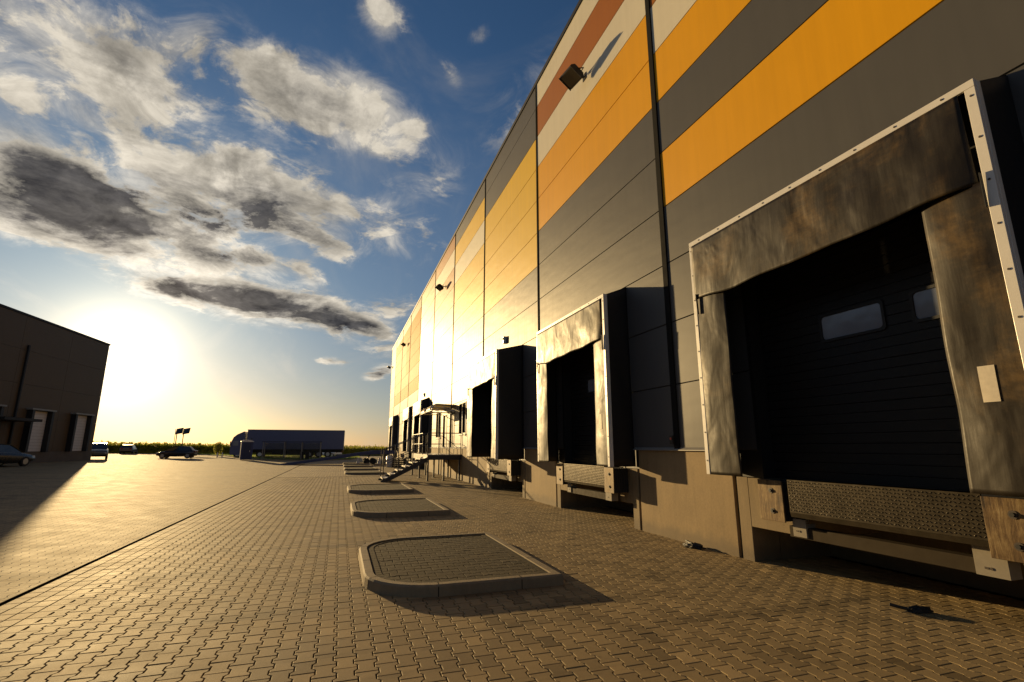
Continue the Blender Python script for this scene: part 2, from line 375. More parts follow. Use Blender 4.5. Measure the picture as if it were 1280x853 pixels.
# ------------------------------------------------------------------ the warehouse
BAY0, BAYW = 7.9, 6.79; YN, YF, ROOF = -12.47, 67.9, 14.6
DOCKS = [4.425, 11.37, 18.2, 38.2, 45.0, 58.8]
seams = [BAY0 + BAYW*k for k in range(-3, 9)] + [YF]
ROWS = [1.6 + 1.2*k for k in range(11)] + [ROOF]
holes = [(yc - 1.55, yc + 1.6, 0, 4.25) for yc in DOCKS] + [(24.55, 26.2, 2.3, 3.92), (31.3, 33.0, 2.2, 3.85), (27.35, 28.6, 0, 3.55), (29.4, 30.6, 0, 3.55)]
wh = thing('warehouse', (D, 20, 0), 'long grey warehouse with orange, yellow and beige panel stripes and loading docks', 'warehouse')
WO = (D, 20, 0)
def panel(mb, y0, y1, z0, z1, m=0, xf=D, gap=.005):
    """one sandwich panel, cut round the openings, with turned edges at its joints"""
    a0, a1, b0, b1 = y0 + gap, y1 - gap, z0 + gap, z1 - gap
    rects = [(a0, a1, b0, b1)]
    for (h0, h1, k0, k1) in holes:
        nxt = []
        for (p0, p1, q0, q1) in rects:
            if h1 <= p0 or h0 >= p1 or k1 <= q0 or k0 >= q1: nxt.append((p0, p1, q0, q1)); continue
            if h0 > p0: nxt.append((p0, h0, q0, q1))
            if h1 < p1: nxt.append((h1, p1, q0, q1))
            c0, c1 = max(p0, h0), min(p1, h1)
            if k0 > q0: nxt.append((c0, c1, q0, k0))
            if k1 < q1: nxt.append((c0, c1, k1, q1))
        rects = nxt
    e = .007
    for (p0, p1, q0, q1) in rects:
        l, r_, bt, tp = [e if abs(A - B) < 1e-6 else 0 for A, B in ((p0,a0),(p1,a1),(q0,b0),(q1,b1))]
        i = [(xf, p0+l, q0+bt), (xf, p1-r_, q0+bt), (xf, p1-r_, q1-tp), (xf, p0+l, q1-tp)]
        o = [(xf+.02, p0, q0), (xf+.02, p1, q0), (xf+.02, p1, q1), (xf+.02, p0, q1)]
        mb.face(list(reversed(i)), m)
        for k, fl in enumerate((bt, r_, tp, l)):
            if fl: mb.face([i[k], i[(k+1)%4], o[(k+1)%4], o[k]], m)
paint = {}
def P_(bay, rows, m): 
    for r in rows: paint[(bay, r)] = m
# bay index k: from seams[k] to seams[k+1]; bay 2 -> 1.11..7.9 (nearest in view)
P_(2, [4, 6], ORANGE); P_(2, [7, 10], BEIGE); P_(2, [8, 9], BROWN)
P_(1, [4, 6], ORANGE); P_(1, [7], BEIGE)
P_(3, [6, 7], ORANGE); P_(3, [8, 10], BEIGE); P_(3, [9], BROWN)
P_(4, [5, 6, 7, 8], YELLOW)
P_(5, [9], YELLOW); P_(5, [8], BEIGE); P_(5, [5, 6, 7], YELLOW)
P_(6, [10, 7, 8], BROWN); P_(6, [9], BEIGE)
P_(7, [7, 8, 9, 10], BROWN)
wall = MB()
for k in range(len(seams) - 1):
    for r in range(11):
        if (k, r) in paint:
            s = MB(); panel(s, seams[k], seams[k+1], ROWS[r], ROWS[r+1])
            s.build('cladding_stripe', paint[(k, r)], wh, WO)
        elif k in (8, 9, 10) and 4 <= r <= 9: pass
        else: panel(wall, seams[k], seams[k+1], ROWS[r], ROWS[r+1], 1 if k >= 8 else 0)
# the big framed graphic far along the wall
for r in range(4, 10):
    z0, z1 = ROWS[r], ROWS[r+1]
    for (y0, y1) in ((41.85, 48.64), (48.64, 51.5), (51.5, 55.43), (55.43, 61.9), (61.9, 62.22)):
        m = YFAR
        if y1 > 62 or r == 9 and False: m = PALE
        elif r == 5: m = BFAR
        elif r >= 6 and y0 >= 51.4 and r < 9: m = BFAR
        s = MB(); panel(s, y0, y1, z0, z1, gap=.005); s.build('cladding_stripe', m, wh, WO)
# low panel strip beside the docks between floor level and first row is concrete; end walls, roof, back
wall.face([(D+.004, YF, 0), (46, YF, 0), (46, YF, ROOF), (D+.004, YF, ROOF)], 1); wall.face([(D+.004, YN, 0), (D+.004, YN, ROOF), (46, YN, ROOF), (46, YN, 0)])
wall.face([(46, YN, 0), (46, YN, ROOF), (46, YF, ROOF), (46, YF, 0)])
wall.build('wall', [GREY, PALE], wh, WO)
mb = MB(); mb.box(D+.05, 46, YN+.02, YF-.02, ROOF-.32, ROOF-.12); mb.build('roof', SILL, wh, WO)
mb = MB(); mb.box(D-.035, D+.12, YN-.03, YF+.03, ROOF-.10, ROOF+.05); mb.box(D-.02, D+.03, YF-.04, YF+.035, 1.6, ROOF-.10); mb.build('roof_trim', TRIM, wh, WO)
for i, y in enumerate(seams[1:-1]):
    w = .075 if i == 2 else .04
    mb = MB(); mb.box(D-.028, D+.02, y-w, y+w, 1.62, ROOF-.10); mb.build('seam_cover', SEAM, wh, WO, bevel=.006)
# backing behind the joints so nothing shows through (cut at the openings)
back = MB()
for k in range(len(seams) - 1):
    s = MB(); panel(back, seams[k], seams[k+1], 1.2, ROOF-.1, 0, D+.03, 0.)
back.build('wall_backing', GASK, wh, WO)
# plinth: solid lengths between the docks, then the cut-outs at each dock
pl = MB()
edges = [YN] + [e for yc in DOCKS for e in (yc - 2.15, yc + 2.15)] + [YF]
for a, b_ in zip(edges[0::2], edges[1::2]):
    n = max(1, round((b_ - a)/3.4)); 
    for q in range(n):
        pl = MB(); pl.box(D, D+.3, a + (b_-a)*q/n + .004, a + (b_-a)*(q+1)/n - .004, -.1, 1.6); pl.build('plinth', CONC, wh, WO, bevel=.008)
sl = MB()
for a, b_ in zip(edges[0::2], edges[1::2]):
    for (p, q) in [(a - .12, b_ + .12)]:
        sl = MB(); sl.prism([(D-.05, 1.585), (D-.05, 1.60), (D+.02, 1.66), (D+.02, 1.585)], lambda u, v, w: (u, w, v), p, q); sl.build('sill_flashing', SILL, wh, WO)
for yc in DOCKS:
    rc = MB()
    for s_ in (1, -1):
        a, b_ = sorted((yc + s_*1.85, yc + s_*2.08)); pr = MB(); pr.box(D+.002, D+.5, a, b_, -.1, 1.2); pr.build('dock_pier', CONC2, wh, WO, bevel=.008)
        a, b_ = sorted((yc + s_*2.082, yc + s_*2.148)); sg = MB(); sg.box(D+.05, D+.3, a, b_, -.1, 1.25); sg.build('expansion_joint', GASK, wh, WO)
    for (a, b_) in ((yc + .85, yc + 1.848), (yc - 1.848, yc - 1.35)): pr = MB(); pr.box(D+.002, D+1.5, a, b_, .49, 1.195); pr.build('bumper_block', CONC2, wh, WO, bevel=.008)
    rc.box(D+1.5, D+1.6, yc - 1.85, yc + 1.85, -.1, 1.25)                       # back of the pit
    rc.box(D+.51, D+1.5, yc + 1.85, yc + 1.9, -.1, 1.2); rc.box(D+.51, D+1.5, yc - 1.9, yc - 1.85, -.1, 1.2)
    rc.box(D+.1, D+1.5, yc - 1.349, yc + .849, 1.06, 1.15)                       # deck of the leveller
    rc.build('leveller_pit', CONC2, wh, WO)
# loading doors, recessed, with ribbed leaves and two small windows
def loading_door(yc):
    m = MB(); x = D + .26; y0, y1, z0, z1 = yc - 1.55, yc + 1.6, 1.2, 4.3
    z = z0; k = 0
    while z < z1 - .01:
        zz = min(z + .125, z1); g = .010 if k % 4 == 3 else .006
        m.prism([(x, z + .002), (x - .000, zz - g), (x + .012, zz - g*.45), (x + .012, zz), (x + .03, zz), (x + .03, z + .002)], lambda u, v, w: (u, w, v), y0, y1, 0)
        z = zz; k += 1
    for (a, b_) in ((y0 - .02, y0 + .05), (y1 - .05, y1 + .02)): m.box(D + .02, D + .25, a, b_, z0, z1, 1)
    d = m.build('loading_door', [DOORM, GASK], wh, WO)
    for c in (.095, -1.085):
        w = MB(); a, b_, q0, q1 = yc + c - .405, yc + c + .405, 3.07, 3.385
        def rr(i, n=5):
            r = .05; pts = []
            for (sx, sz, ph) in ((1,1,0),(-1,1,90),(-1,-1,180),(1,-1,270)):
                for j in range(n):
                    tt = R(ph + 90*j/(n-1)); pts.append((yc + c + sx*(.405 + i - r) + r*math.cos(tt), (q0+q1)/2 + sz*(.1575 + i - r) + r*math.sin(tt)))
            return pts
        o_, i_ = rr(.035), rr(0.); n = len(o_)
        for kk in range(n):
            k2 = (kk+1) % n
            w.face([(x-.018, *o_[kk]), (x-.018, *i_[kk]), (x-.018, *i_[k2]), (x-.018, *o_[k2])]); w.face([(x+.01, *o_[kk]), (x-.018, *o_[kk]), (x-.018, *o_[k2]), (x+.01, *o_[k2])])
            w.face([(x-.018, *i_[kk]), (x-.006, *i_[kk]), (x-.006, *i_[k2]), (x-.018, *i_[k2])])
        fr = w.build('door_window', GASK, d)
        fr.location = -Vector(WO); 
        p = MB(); p.face([(x-.005, *q) for q in reversed(i_)]); po = p.build('pane', PANE, d); po.location = -Vector(WO)
    return d
for yc in DOCKS: loading_door(yc)
# personnel doors and windows by the stairs
for (a, b_, z0, z1) in holes[-4:-2]:
    m = MB()
    for (p, q, r_, s_) in ((a, b_, z0, z0+.06), (a, b_, z1-.06, z1), (a, a+.06, z0+.061, z1-.061), (b_-.06, b_, z0+.061, z1-.061), ((a+b_)/2-.025, (a+b_)/2+.025, z0+.061, z1-.061)): m.box(D-.02, D+.1, p, q, r_, s_)
    wf = m.build('window', TRIM, wh, WO); p = MB(); p.box(D+.05, D+.07, a+.05, b_-.05, z0+.05, z1-.05); p.build('pane', WINDOW, wf, WO)
    s = MB(); s.box(D-.06, D+.02, a-.05, b_+.05, z0-.04, z0-.002); s.build('sill', SILL, wf, WO)
for (a, b_, z0, z1) in holes[-2:]:
    m = MB(); m.box(D+.06, D+.1, a+.05, b_-.05, 1.32, z1-.05); m.box(D-.02, D+.1, a, a+.048, 1.3, z1); m.box(D-.02, D+.1, b_-.048, b_, 1.3, z1); m.box(D-.02, D+.1, a+.05, b_-.05, z1-.048, z1)
    d = m.build('personnel_door', TRIM, wh, WO); h = MB(); h.bar((D+.0, a+.15, 2.3), (D+.0, a+.30, 2.3), .025); h.bar((D+.0, a+.15, 2.3), (D+.06, a+.15, 2.3), .025); h.build('handle', STEEL, d, WO)

# ------------------------------------------------------------------ dock shelters
def wob(y, z, s=1.): return mnoise.noise(Vector((y*1.3*s, z*1.1*s, 3.1)))
def make_shelter(variant=0, depth=.60):
    t_ = thing('dock_shelter', (D, 0, 0), 'dock shelter', 'dock shelter', 'black curtained dock shelters along the warehouse wall')
    H, Z0, X = 4.97, 1.25, -depth; W = 2.015
    f = MB()
    f.box(X-.004, X+.03, W-.075, W, Z0, H-.078); f.box(X-.004, X+.03, -W, -W+.085, Z0, H-.078); f.box(X-.004, X+.03, -W, W, H-.076, H)
    f.box(X+.031, X+.09, W-.012, W+.002, Z0, H-.01); f.box(X+.031, X+.09, -W-.002, -W+.012, Z0, H-.01); f.box(X+.031, X+.09, -W+.02, W-.02, H-.012, H+.002)
    for s_ in (-1, 1):
        for k in range(9): z = Z0 + .2 + k*.42; f.cyl((X-.010, s_*(W-.04), z), (X, s_*(W-.04), z), .011, 8, 1); 
    for k in range(9): y = -1.75 + k*.44; f.cyl((X-.010, y, H-.038), (X, y, H-.038), .011, 8, 1)
    f.build('frame', [ALU, SCREW], t_, bevel=.004)
    for s_ in (-1, 1):
        p = MB(); p.grid(lambda u, v: (X+.035 + u*(depth-.015), s_*(W-.02) + .012*math.sin(v*9+u*4)*u*(1-u)*4*0.6, Z0 + v*(H-.03-Z0 + .24*u)), 8, 24)
        p.build('side_panel', BLACKFAB, t_, solid=.012)
    p = MB(); p.grid(lambda u, v: (X+.035 + u*(depth-.015), -W+.03 + v*(2*W-.06), H-.015 + .24*u), 2, 12); p.build('top_panel', BLACKFAB, t_, solid=.012)
    # head curtain: sags, bellies out, its lower edge uneven
    def head(u, v):
        y = 1.952 - u*3.83; zb = 3.985 - .035*math.exp(-((u-.2)/.14)**2) - .045*math.sin(u*math.pi) + .008*math.sin(u*23)
        zt = H - .085; z = zt + (zb - zt)*v
        e = min(1., u/.05, .35 + (1-u)/.08); e = e*e*(3-2*e); x = X - .008 - e*(.016*math.sin(min(1, v*1.15)*math.pi*.5) + .024*wob(y + variant*7.7, z, 1.5)*min(1, v*2) + .008*wob(y*2.3 + variant*3.1, z*1.2)*min(1, v*2))
        x += .045*max(0, (u-.93)/.07)**2*v 
        return (x, y, z)
    h = MB(); h.grid(head, 90, 24); ho = h.build('head_curtain', CURT, t_, solid=.008)
    for s_ in (1, -1):
        def flap(u, v, s_=s_):
            wtop, wbot = (.60, .61) if s_ > 0 else (.56, .585)
            zt = 4.06 if s_ > 0 else 3.985; z = zt + (Z0 + .0 - zt)*v
            wv = wtop + (wbot - wtop)*v
            y = s_*(1.955 - u*wv); 
            x = X + .012 + .03*u*u - .012*math.sin(u*math.pi)*(0.6+.5*v) - .018*wob(y*1.5 + variant*5.3, z*.8, 1.5)*(.3+u)
            return (x, y + .012*wob(z*1.1, 2.*s_ + variant)*u, z)
        c = MB(); c.grid(flap, 20, 60); co = c.build('side_curtain', CURT, t_, solid=.008)
        k = MB(); yy0, yy1, z0, z1 = (1.60, 1.70, 2.18, 2.36) if s_ > 0 else (-1.735, -1.61, 2.03, 2.345)
        def st(u, v): 
            y = yy0 + u*(yy1-yy0); z = z1 + (z0-z1)*v
            wv = .60; uu = (1.955 - abs(y))/wv; q = flap(uu, ((4.06 if s_ > 0 else 3.985) - z)/((4.06 if s_ > 0 else 3.985) - Z0))
            return (q[0] - .006, y, z)
        k.grid(st, 3, 5); k.build('sticker', STICK, co)
    # torn strap hanging at the head curtain's ends
    for y in (-1.93, 1.90):
        s = MB(); s.bar((X-.03, y, 4.05), (X-.022, y*.998, 3.72), .03, .006); s.build('strap', GASK, ho)
    return t_
proto = make_shelter(0); proto.location = (D, DOCKS[0], 0)
proto['label'] = 'largest and nearest dock shelter, white edged with scuffed brown-black curtains, at right'
shl = ['second nearest dock shelter, scuffed golden curtains and a dark shaded side wall', 'dock shelter just to the right of the steel stairs, its curtain edges wavy',
       'dock shelter just behind the steel stairs, its dark side above the handrail', 'slim far dock shelter next beyond the one behind the stairs', 'farthest dock shelter, a small dark box near the far corner of the warehouse']
second = make_shelter(1)
second.location = (D, DOCKS[1], 0); second['label'] = shl[0]
third = make_shelter(2, 1.0); third.location = (D, DOCKS[2], 0); third['label'] = shl[1]
for yc, lb in zip(DOCKS[3:], shl[2:]): dup(second, (D, yc, 0), lb)

# ------------------------------------------------------------------ dock levellers and bumpers
def make_leveller():
    t_ = thing('dock_leveller', (D, 0, 0), 'leveller', 'dock leveller', 'steel levellers with tread plate lips under the dock doors')
    x = -.36; y0, y1, z0, z1 = -1.32, .79, .83, 1.235
    p = MB(); p.box(x, x+.018, y0, y1, z0, z1, 0)
    p.prism([(x-.001, z0-.002), (x+.012, z0-.055), (x+.024, z0-.055), (x+.02, z0-.002)], lambda u, v, w: (u, w, v), y0, y1, 0)
    nx, nz = 54, 11
    for i in range(nx):
        for j in range(nz):
            cy = y0 + (i + .5)*(y1-y0)/nx; cz = z0 + .012 + (j + .5)*(z1-z0-.02)/nz
            a = R(45) if (i + j) % 2 else R(-45); c_, s_ = math.cos(a), math.sin(a); l, w, hh = .0145, .0052, .0055
            def q(u, v, d): return (x - .0005 - d, cy + u*c_ - v*s_, cz + u*s_ + v*c_)
            vs = [q(-l,0,0), q(0,-w,0), q(l,0,0), q(0,w,0), q(-l*.5,0,hh), q(l*.5,0,hh)]
            p.add(vs, [(0,4,5,1) if 0 else (0,1,4), (1,5,4), (1,2,5), (2,3,5), (3,4,5), (3,0,4)], 0)
    p.build('lip', TREAD, t_, recalc=True)
    m = MB(); m.box(x+.02, .12, y0+.02, y1-.02, 1.165, 1.20); m.box(x+.03, .02, y0+.1, y0+.16, .95, 1.16); m.box(x+.03, .02, y1-.16, y1-.1, .95, 1.16); m.build('hinge_frame', DARKSTEEL, t_)
    m = MB(); m.box(-.20, -.06, -1.34, .98, .50, .64); m.build('front_beam', BEAM, t_, bevel=.006)
    for (a, b_, c, d) in ((-1.36, -1.10, .50, .80), (.70, .90, .52, .74)):
        m = MB(); m.box(-.225, -.203, a, b_, c, d); m.box(-.203, -.06, a, a+.012, c, d-.05); m.cyl((-.232, (a+b_)/2, c+.07), (-.2255, (a+b_)/2, c+.07), .013, 8, 1); m.box(-.229, -.2255, (a+b_)/2+.02, (a+b_)/2+.055, c+.06, c+.08, 1)
        m.build('lip_bracket', [PRIMER, SCREW], t_, bevel=.004)
    return t_
lev = make_leveller()
lvl = ['tread plate leveller under the nearest dock door, partly sunlit', 'tread plate leveller under the second nearest dock door', 'leveller under the dock door right of the steel stairs',
       'leveller hidden low behind the steel stairs', 'small far leveller two docks beyond the stairs', 'leveller of the farthest dock']
for i, yc in enumerate(DOCKS):
    o = lev if i == 0 else dup(lev, (D, yc, 0)); o.location = (D, yc, 0); o['label'] = lvl[i]
def make_bumper():
    t_ = thing('dock_bumper', (D, 0, 0), 'bumper', 'dock bumper', 'rubber dock bumpers with rusty steel face plates')
    m = MB(); m.box(-.365, -.345, -.2, .2, .69, 1.215); m.box(-.344, -.0, .185, .2, .69, 1.2, 0); m.build('face_plate', RUST, t_, bevel=.004)
    m = MB()
    for k in range(6): m.box(-.343 + k*.056, -.343 + k*.056 + .052, -.192, .18, .70, 1.205)
    m.build('rubber_block', GASK, t_, bevel=.006)
    for z in (.82, 1.08):
        m = MB(); m.cyl((-.372, -.02, z), (-.3652, -.02, z), .036, 20, 0); m.cyl((-.388, -.02, z), (-.3722, -.02, z), .020, 6, 1, smooth=False); m.build('bolt', [SCREW, GASK], t_)
    return t_
bum = make_bumper(); first = True
names = ['nearest dock', 'second nearest dock', 'dock right of the stairs', 'dock behind the stairs', 'slim dock beyond the stairs', 'farthest dock']
for i, yc in enumerate(DOCKS):
    for s_, w in ((1.08, 'far'), (-1.52, 'near')):
        o = bum if first else dup(bum, (D, 0, 0)); first = False
        o.location = (D, yc + s_, 0); o['label'] = f'rusty plated bumper on the {w} side of the {names[i]}'

# ------------------------------------------------------------------ paved kerb islands
def outline(w, d, rl, n=10):
    """D-shaped island: left corners rounded, right corners square; CCW from right-front"""
    pts = [(w, 0)]; pts = []
    pts.append((w, 0)); pts.append((w, d))
    for j in range(n+1): a = R(90 + 90*j/n); pts.append((rl + rl*math.cos(a), d - rl + rl*math.sin(a)))
    for j in range(n+1): a = R(180 + 90*j/n); pts.append((rl + rl*math.cos(a), rl + rl*math.sin(a)))
    return pts
def inset(pts, e):
    n = len(pts); out = []
    for i in range(n):
        p0, p1, p2 = Vector(pts[i-1]), Vector(pts[i]), Vector(pts[(i+1) % n])
        a = (p1 - p0).normalized(); b_ = (p2 - p1).normalized()
        na, nb = Vector((-a.y, a.x)), Vector((-b_.y, b_.x)); m = (na + nb).normalized(); k = e / max(.3, m.dot(na)); out.append(tuple(p1 + m*k))
    return out
ISTONE = paving_mat('dark weathered island stones', pattern=False, attr=True, tone=.17, rough=.95)
BRICK = paving_mat('dark weathered island paving', tone=.17, rough=.95, pitch=.205, length=.105, x0=0., amp=.0012)
def make_island(w=2.34, d=3.3, rl=.85):
    t_ = thing('paved_island', (0, 0, 0), 'island', 'kerbed island', 'low kerbed paved islands in a row in front of the docks')
    H = .125; o0 = outline(w, d, rl); rings = [(o0, -.06), (inset(o0, .012), H - .02), (inset(o0, .03), H), (inset(o0, .125), H), (inset(o0, .13), H - .045)]
    k = MB(); n = len(o0)
    for (A, za), (B, zb) in zip(rings[:-1], rings[1:]):
        k.add([(x, y, za) for x, y in A] + [(x, y, zb) for x, y in B], [(i, (i+1) % n, (i+1) % n + n, i + n) for i in range(n)], 0)
    k.build('kerb', KERB, t_, weld=True)
    # kerb joints: thin dark grooves across the kerb, modelled as slits standing on its surface
    j = MB(); acc = 0
    for i in range(n):
        a, b_ = Vector(o0[i]), Vector(o0[(i+1) % n]); L = (b_ - a).length; s = 0
        while s + (1.0 - acc) < L:
            s += 1.0 - acc; acc = 0; p = a.lerp(b_, s/L); dirv = (b_ - a).normalized(); nn = Vector((-dirv.y, dirv.x))
            q0, q1 = p + nn*.028, p + nn*.126; e = dirv*.005
            j.face([(*(q0-e), H+.0015), (*(q0+e), H+.0015), (*(q1+e), H+.0015), (*(q1-e), H+.0015)]); j.face([(*(p-e+nn*.004), 0), (*(p+e+nn*.004), 0), (*(p+e+nn*.012-nn*.003), H-.02), (*(p-e+nn*.012-nn*.003), H-.02)])
        acc = (acc + L - s) % 1.0 if s else acc + L
    if j.f: j.build('kerb_joint', BED, t_)
    top = MB(); inn = inset(o0, .129); top.face([(x, y, H - .036) for x, y in inn]); top.build('paving_bed', BRICK, t_)
    core = inset(o0, .15)
    def inside_core(x, y):
        for (dx, dy) in ((0, 0),):
            r = False; j = len(core) - 1; X, Y = x + dx, y + dy
            for i in range(len(core)):
                if (core[i][1] > Y) != (core[j][1] > Y) and X < (core[j][0]-core[i][0])*(Y-core[i][1])/(core[j][1]-core[i][1]) + core[i][0]: r = not r
                j = i
            if not r: return False
        return True
    so_ = stones([(.04 + (i + .5)*.152, .152, .013, i % 2) for i in range(22)], -w - .05, .22, .218, .013, 'paving', ISTONE, thick=.02, tilt=.006, keep=inside_core, rot=True, z0=H - .0205)
    so_.parent = t_
    b2 = MB(); a2, c2 = inset(o0, .131), inset(o0, .225)                     # soldier course inside the kerb
    for i in range(n):
        k2 = (i+1) % n; L = (Vector(a2[k2]) - Vector(a2[i])).length; m = max(1, round(L/.12))
        for q in range(m):
            f0, f1 = (q + .03)/m, (q + .97)/m; l = lambda P, Q, f: tuple(Vector(P).lerp(Vector(Q), f))
            b2.face([(*l(a2[i], a2[k2], f0), H-.013), (*l(a2[i], a2[k2], f1), H-.013), (*l(c2[i], c2[k2], f1), H-.013), (*l(c2[i], c2[k2], f0), H-.013)])
    b2.build('border_course', BRICK, t_)
    return t_
isl = make_island()
il = ['nearest and largest kerbed island, low paved slab with rounded left corners', 'second nearest kerbed island, low paved slab behind the largest one', 'third kerbed island, thin in the distance beside the foot of the stairs',
      'nearest of the four thin far islands left of the stairs', 'second of the four thin far islands left of the stairs', 'third of the four thin far islands left of the stairs', 'farthest thin island, just in front of the blue ramp']
for i, y in enumerate((6.02, 12.75, 19.35, 32.7, 38.5, 45.0, 51.0)):
    o = isl if i == 0 else dup(isl, (0, 0, 0)); o.location = (.37, y, 0); o['label'] = il[i]

# ------------------------------------------------------------------ wall floodlights
def make_flood():
    t_ = thing('floodlight', (D, 0, 0), 'flood', 'floodlight', 'black floodlights on arms high along the warehouse wall')
    M = Matrix.Translation((-.40, 0, -.10)) @ Matrix.Rotation(R(32), 4, 'Y') @ Matrix.Rotation(R(8), 4, 'Z') @ Matrix.Scale(1.25, 4)
    def tr(mb): mb.v = [tuple(M @ Vector(v)) for v in mb.v]; return mb
    h = MB(); prof = [(-.17,-.06),(.17,-.06),(.19,-.02),(.13,.07),(-.13,.07),(-.19,-.02)]
    h.prism(prof, lambda u, v, w: (u, w, v), -.24, .24)
    for k in range(7): h.box(-.12, .12, -.2 + k*.065, -.19 + k*.065, .07, .10)
    for (a, b_, c, d) in ((-.19,.19,-.25,-.235), (-.19,.19,.235,.25)): h.box(a, b_, c, d, -.085, -.055)
    tr(h).build('housing', TRIM, t_, bevel=.006)
    g = MB(); g.box(-.15, .15, -.21, .21, -.066, -.0605); tr(g).build('lamp_glass', LAMPG, t_)
    a = MB(); a.bar((-.001, 0, -.02), (-.20, 0, -.02), .04, .04); a.box(-.02, -.002, -.09, .09, -.12, .08)
    for s_ in (-1, 1): a.bar((-.20, s_*.32, -.02), (-.40, s_*.32, -.10), .035, .012)
    a.bar((-.20, -.33, -.02), (-.20, .33, -.02), .012, .035); a.build('bracket', TRIM, t_)
    return t_
fl = make_flood()
for i, (y, z, lb) in enumerate(((10.98, 11.95, 'nearest wall floodlight, black box on the white stripe high on the wall'), (31.1, 12.0, 'small floodlight halfway along the wall below the roof edge'),
                       (51.3, 12.1, 'tiny floodlight above the far orange panel graphic'), (67.5, 12.15, 'farthest floodlight, sticking out past the far corner of the warehouse'))):
    o = fl if i == 0 else dup(fl, (0, 0, 0)); o.location = (D, y, z); o['label'] = lb

for i, (y, z, lb) in enumerate(((18.2, 5.75, 'small pale signal box on the wall above the dock right of the stairs'), (38.3, 5.55, 'small pale signal box on the wall above the dock behind the stairs'))):
    if i == 0:
        sb = thing('signal_lamp', (D, y, z), lb, 'signal lamp', 'small signal boxes above the docks')
        m = MB(); m.box(-.12, 0, -.09, .09, -.14, .14); m.build('case', WHITE, sb, bevel=.012); m = MB(); m.cyl((-.135, 0, .05), (-.12, 0, .05), .05, 14); m.build('lens', LAMPG, sb)
    else: dup(sb, (D, y, z), lb)
cb = thing('control_box', (D, 7.99, 1.78), 'small dark switch box with a red button low on the wall', 'control box')
m = MB(); m.box(-.075, -.03, -.05, .05, -.08, .08); m.build('case', TRIM, cb, bevel=.006); m = MB(); m.cyl((-.088, 0, .02), (-.0755, 0, .02), .022, 12); m.build('button', plain('red button', (.45,.03,.025), .4), cb)

# ------------------------------------------------------------------ stairs, platform, canopies
st = thing('metal_staircase', (4.2, 27, 0), 'dark steel staircase and railed platform up to the warehouse doors', 'staircase'); SO = (4.2, 27, 0)
PZ, PX, PY0, PY1 = 1.28, 4.15, 25.45, 31.2; SX = 2.05; SY0, SY1 = 25.45, 27.05
m = MB(); m.box(PX, D-.01, PY0, PY1, PZ-.03, PZ); m.build('platform', STEPM, st, SO)
m = MB()
for y in (PY0, PY1 - .06): m.box(PX, D-.01, y, y+.06, PZ-.26, PZ-.032)
m.box(PX, PX+.06, PY0+.062, PY1-.062, PZ-.26, PZ-.032); m.box(D-.1, D-.04, PY0+.062, PY1-.062, PZ-.26, PZ-.032)
m.build('platform_beam', DARKSTEEL, st, SO)
for x in (PX+.05, PX+.85, D-.1):
    for y in (PY0+.04, (PY0+PY1)/2, PY1-.04):
        m = MB(); m.bar((x, y, 0), (x, y, PZ-.26), .08, .08); m.box(x-.09, x+.09, y-.09, y+.09, 0, .012); m.build('leg', DARKSTEEL, st, SO)
N = 7; rise = PZ/N; run = (PX - SX)/(N - 1)
for k in range(N - 1):
    x = SX + k*run; z = (k + 1)*rise
    m = MB(); m.box(x, x+run*.98, SY0+.04, SY1-.04, z-.035, z); m.box(x-.012, x+.02, SY0+.04, SY1-.04, z-.06, z+.004); m.build('step', STEPM, st, SO)
for y in (SY0, SY1):
    m = MB(); w = .02
    m.prism([(SX-.10, 0), (SX+.22, 0), (PX, PZ-.34), (PX, PZ-.12), (SX-.10, .06)], lambda u, v, ww: (u, ww, v), y-w, y+w); m.build('stringer', DARKSTEEL, st, SO)
def rail(pts_low, pts_high, posts, name='handrail'):
    m = MB()
    n = len(pts_low)
    for f in (.5, 1.0):
        m.tube([tuple(Vector(a).lerp(Vector(b_), f)) for a, b_ in zip(pts_low, pts_high)], .022 if f == 1 else .016)
    for i, f in posts:
        a = Vector(pts_low[i]).lerp(Vector(pts_low[i+1]), f); b_ = Vector(pts_high[i]).lerp(Vector(pts_high[i+1]), f); m.cyl(a, b_, .021, 8)
    m.build(name, DARKSTEEL, st, SO)
HR = 1.08
for y in (SY0, SY1):
    lo = [(SX, y, .1), (PX, y, PZ-.02)] + ([(D-.05, y, PZ-.02)] if y == SY0 else []); hi = [(x, yy, z + (HR if i else 1.45)) for i, (x, yy, z) in enumerate(lo)]
    hi[0] = (SX, y, 1.5)
    rail(lo, hi, [(0, 0), (0, .33), (0, .66), (0, 1)] + ([(1, .33), (1, .66), (1, 1)] if y == SY0 else []))
lo = [(PX, SY1+.02, PZ), (PX, PY1, PZ), (D-.05, PY1, PZ)]; rail(lo, [(x, y, z+HR) for x, y, z in lo], [(0, 0), (0, .25), (0, .5), (0, .75), (0, 1), (1, .5), (1, 1)])
def make_canopy():
    t_ = thing('door_canopy', (D, 0, 3.6), 'canopy', 'door canopy', 'cream curved canopies over the two doors by the stairs')
    prof = [(0, .30)] + [(-1.0 + .0, .34)] + [(-1.0 - .32*math.sin(R(a)), .02 + .32*math.cos(R(a))) for a in range(0, 100, 12)]
    m = MB(); n = len(prof)
    m.add([(x, y, z) for y in (-.85, .85) for x, z in prof], [(i, i+1, i+1+n, i+n) for i in range(n-1)], 0, True); m.build('sheet', SHEET, t_, solid=.012)
    for y in (-.87, .87):
        f = MB(); f.tube([(x, y, z - .02) for x, z in prof], .022); f.tube([(0, y, -.02), (-1.3, y, -.02)], .022); f.tube([(-.65, y, -.02), (-.65, y, .3)], .016); f.build('side_frame', ALU, t_)
    f = MB(); f.tube([(-1.31, -.87, -.02), (-1.31, .87, -.02)], .026); f.build('front_rail', ALU, t_)
    return t_
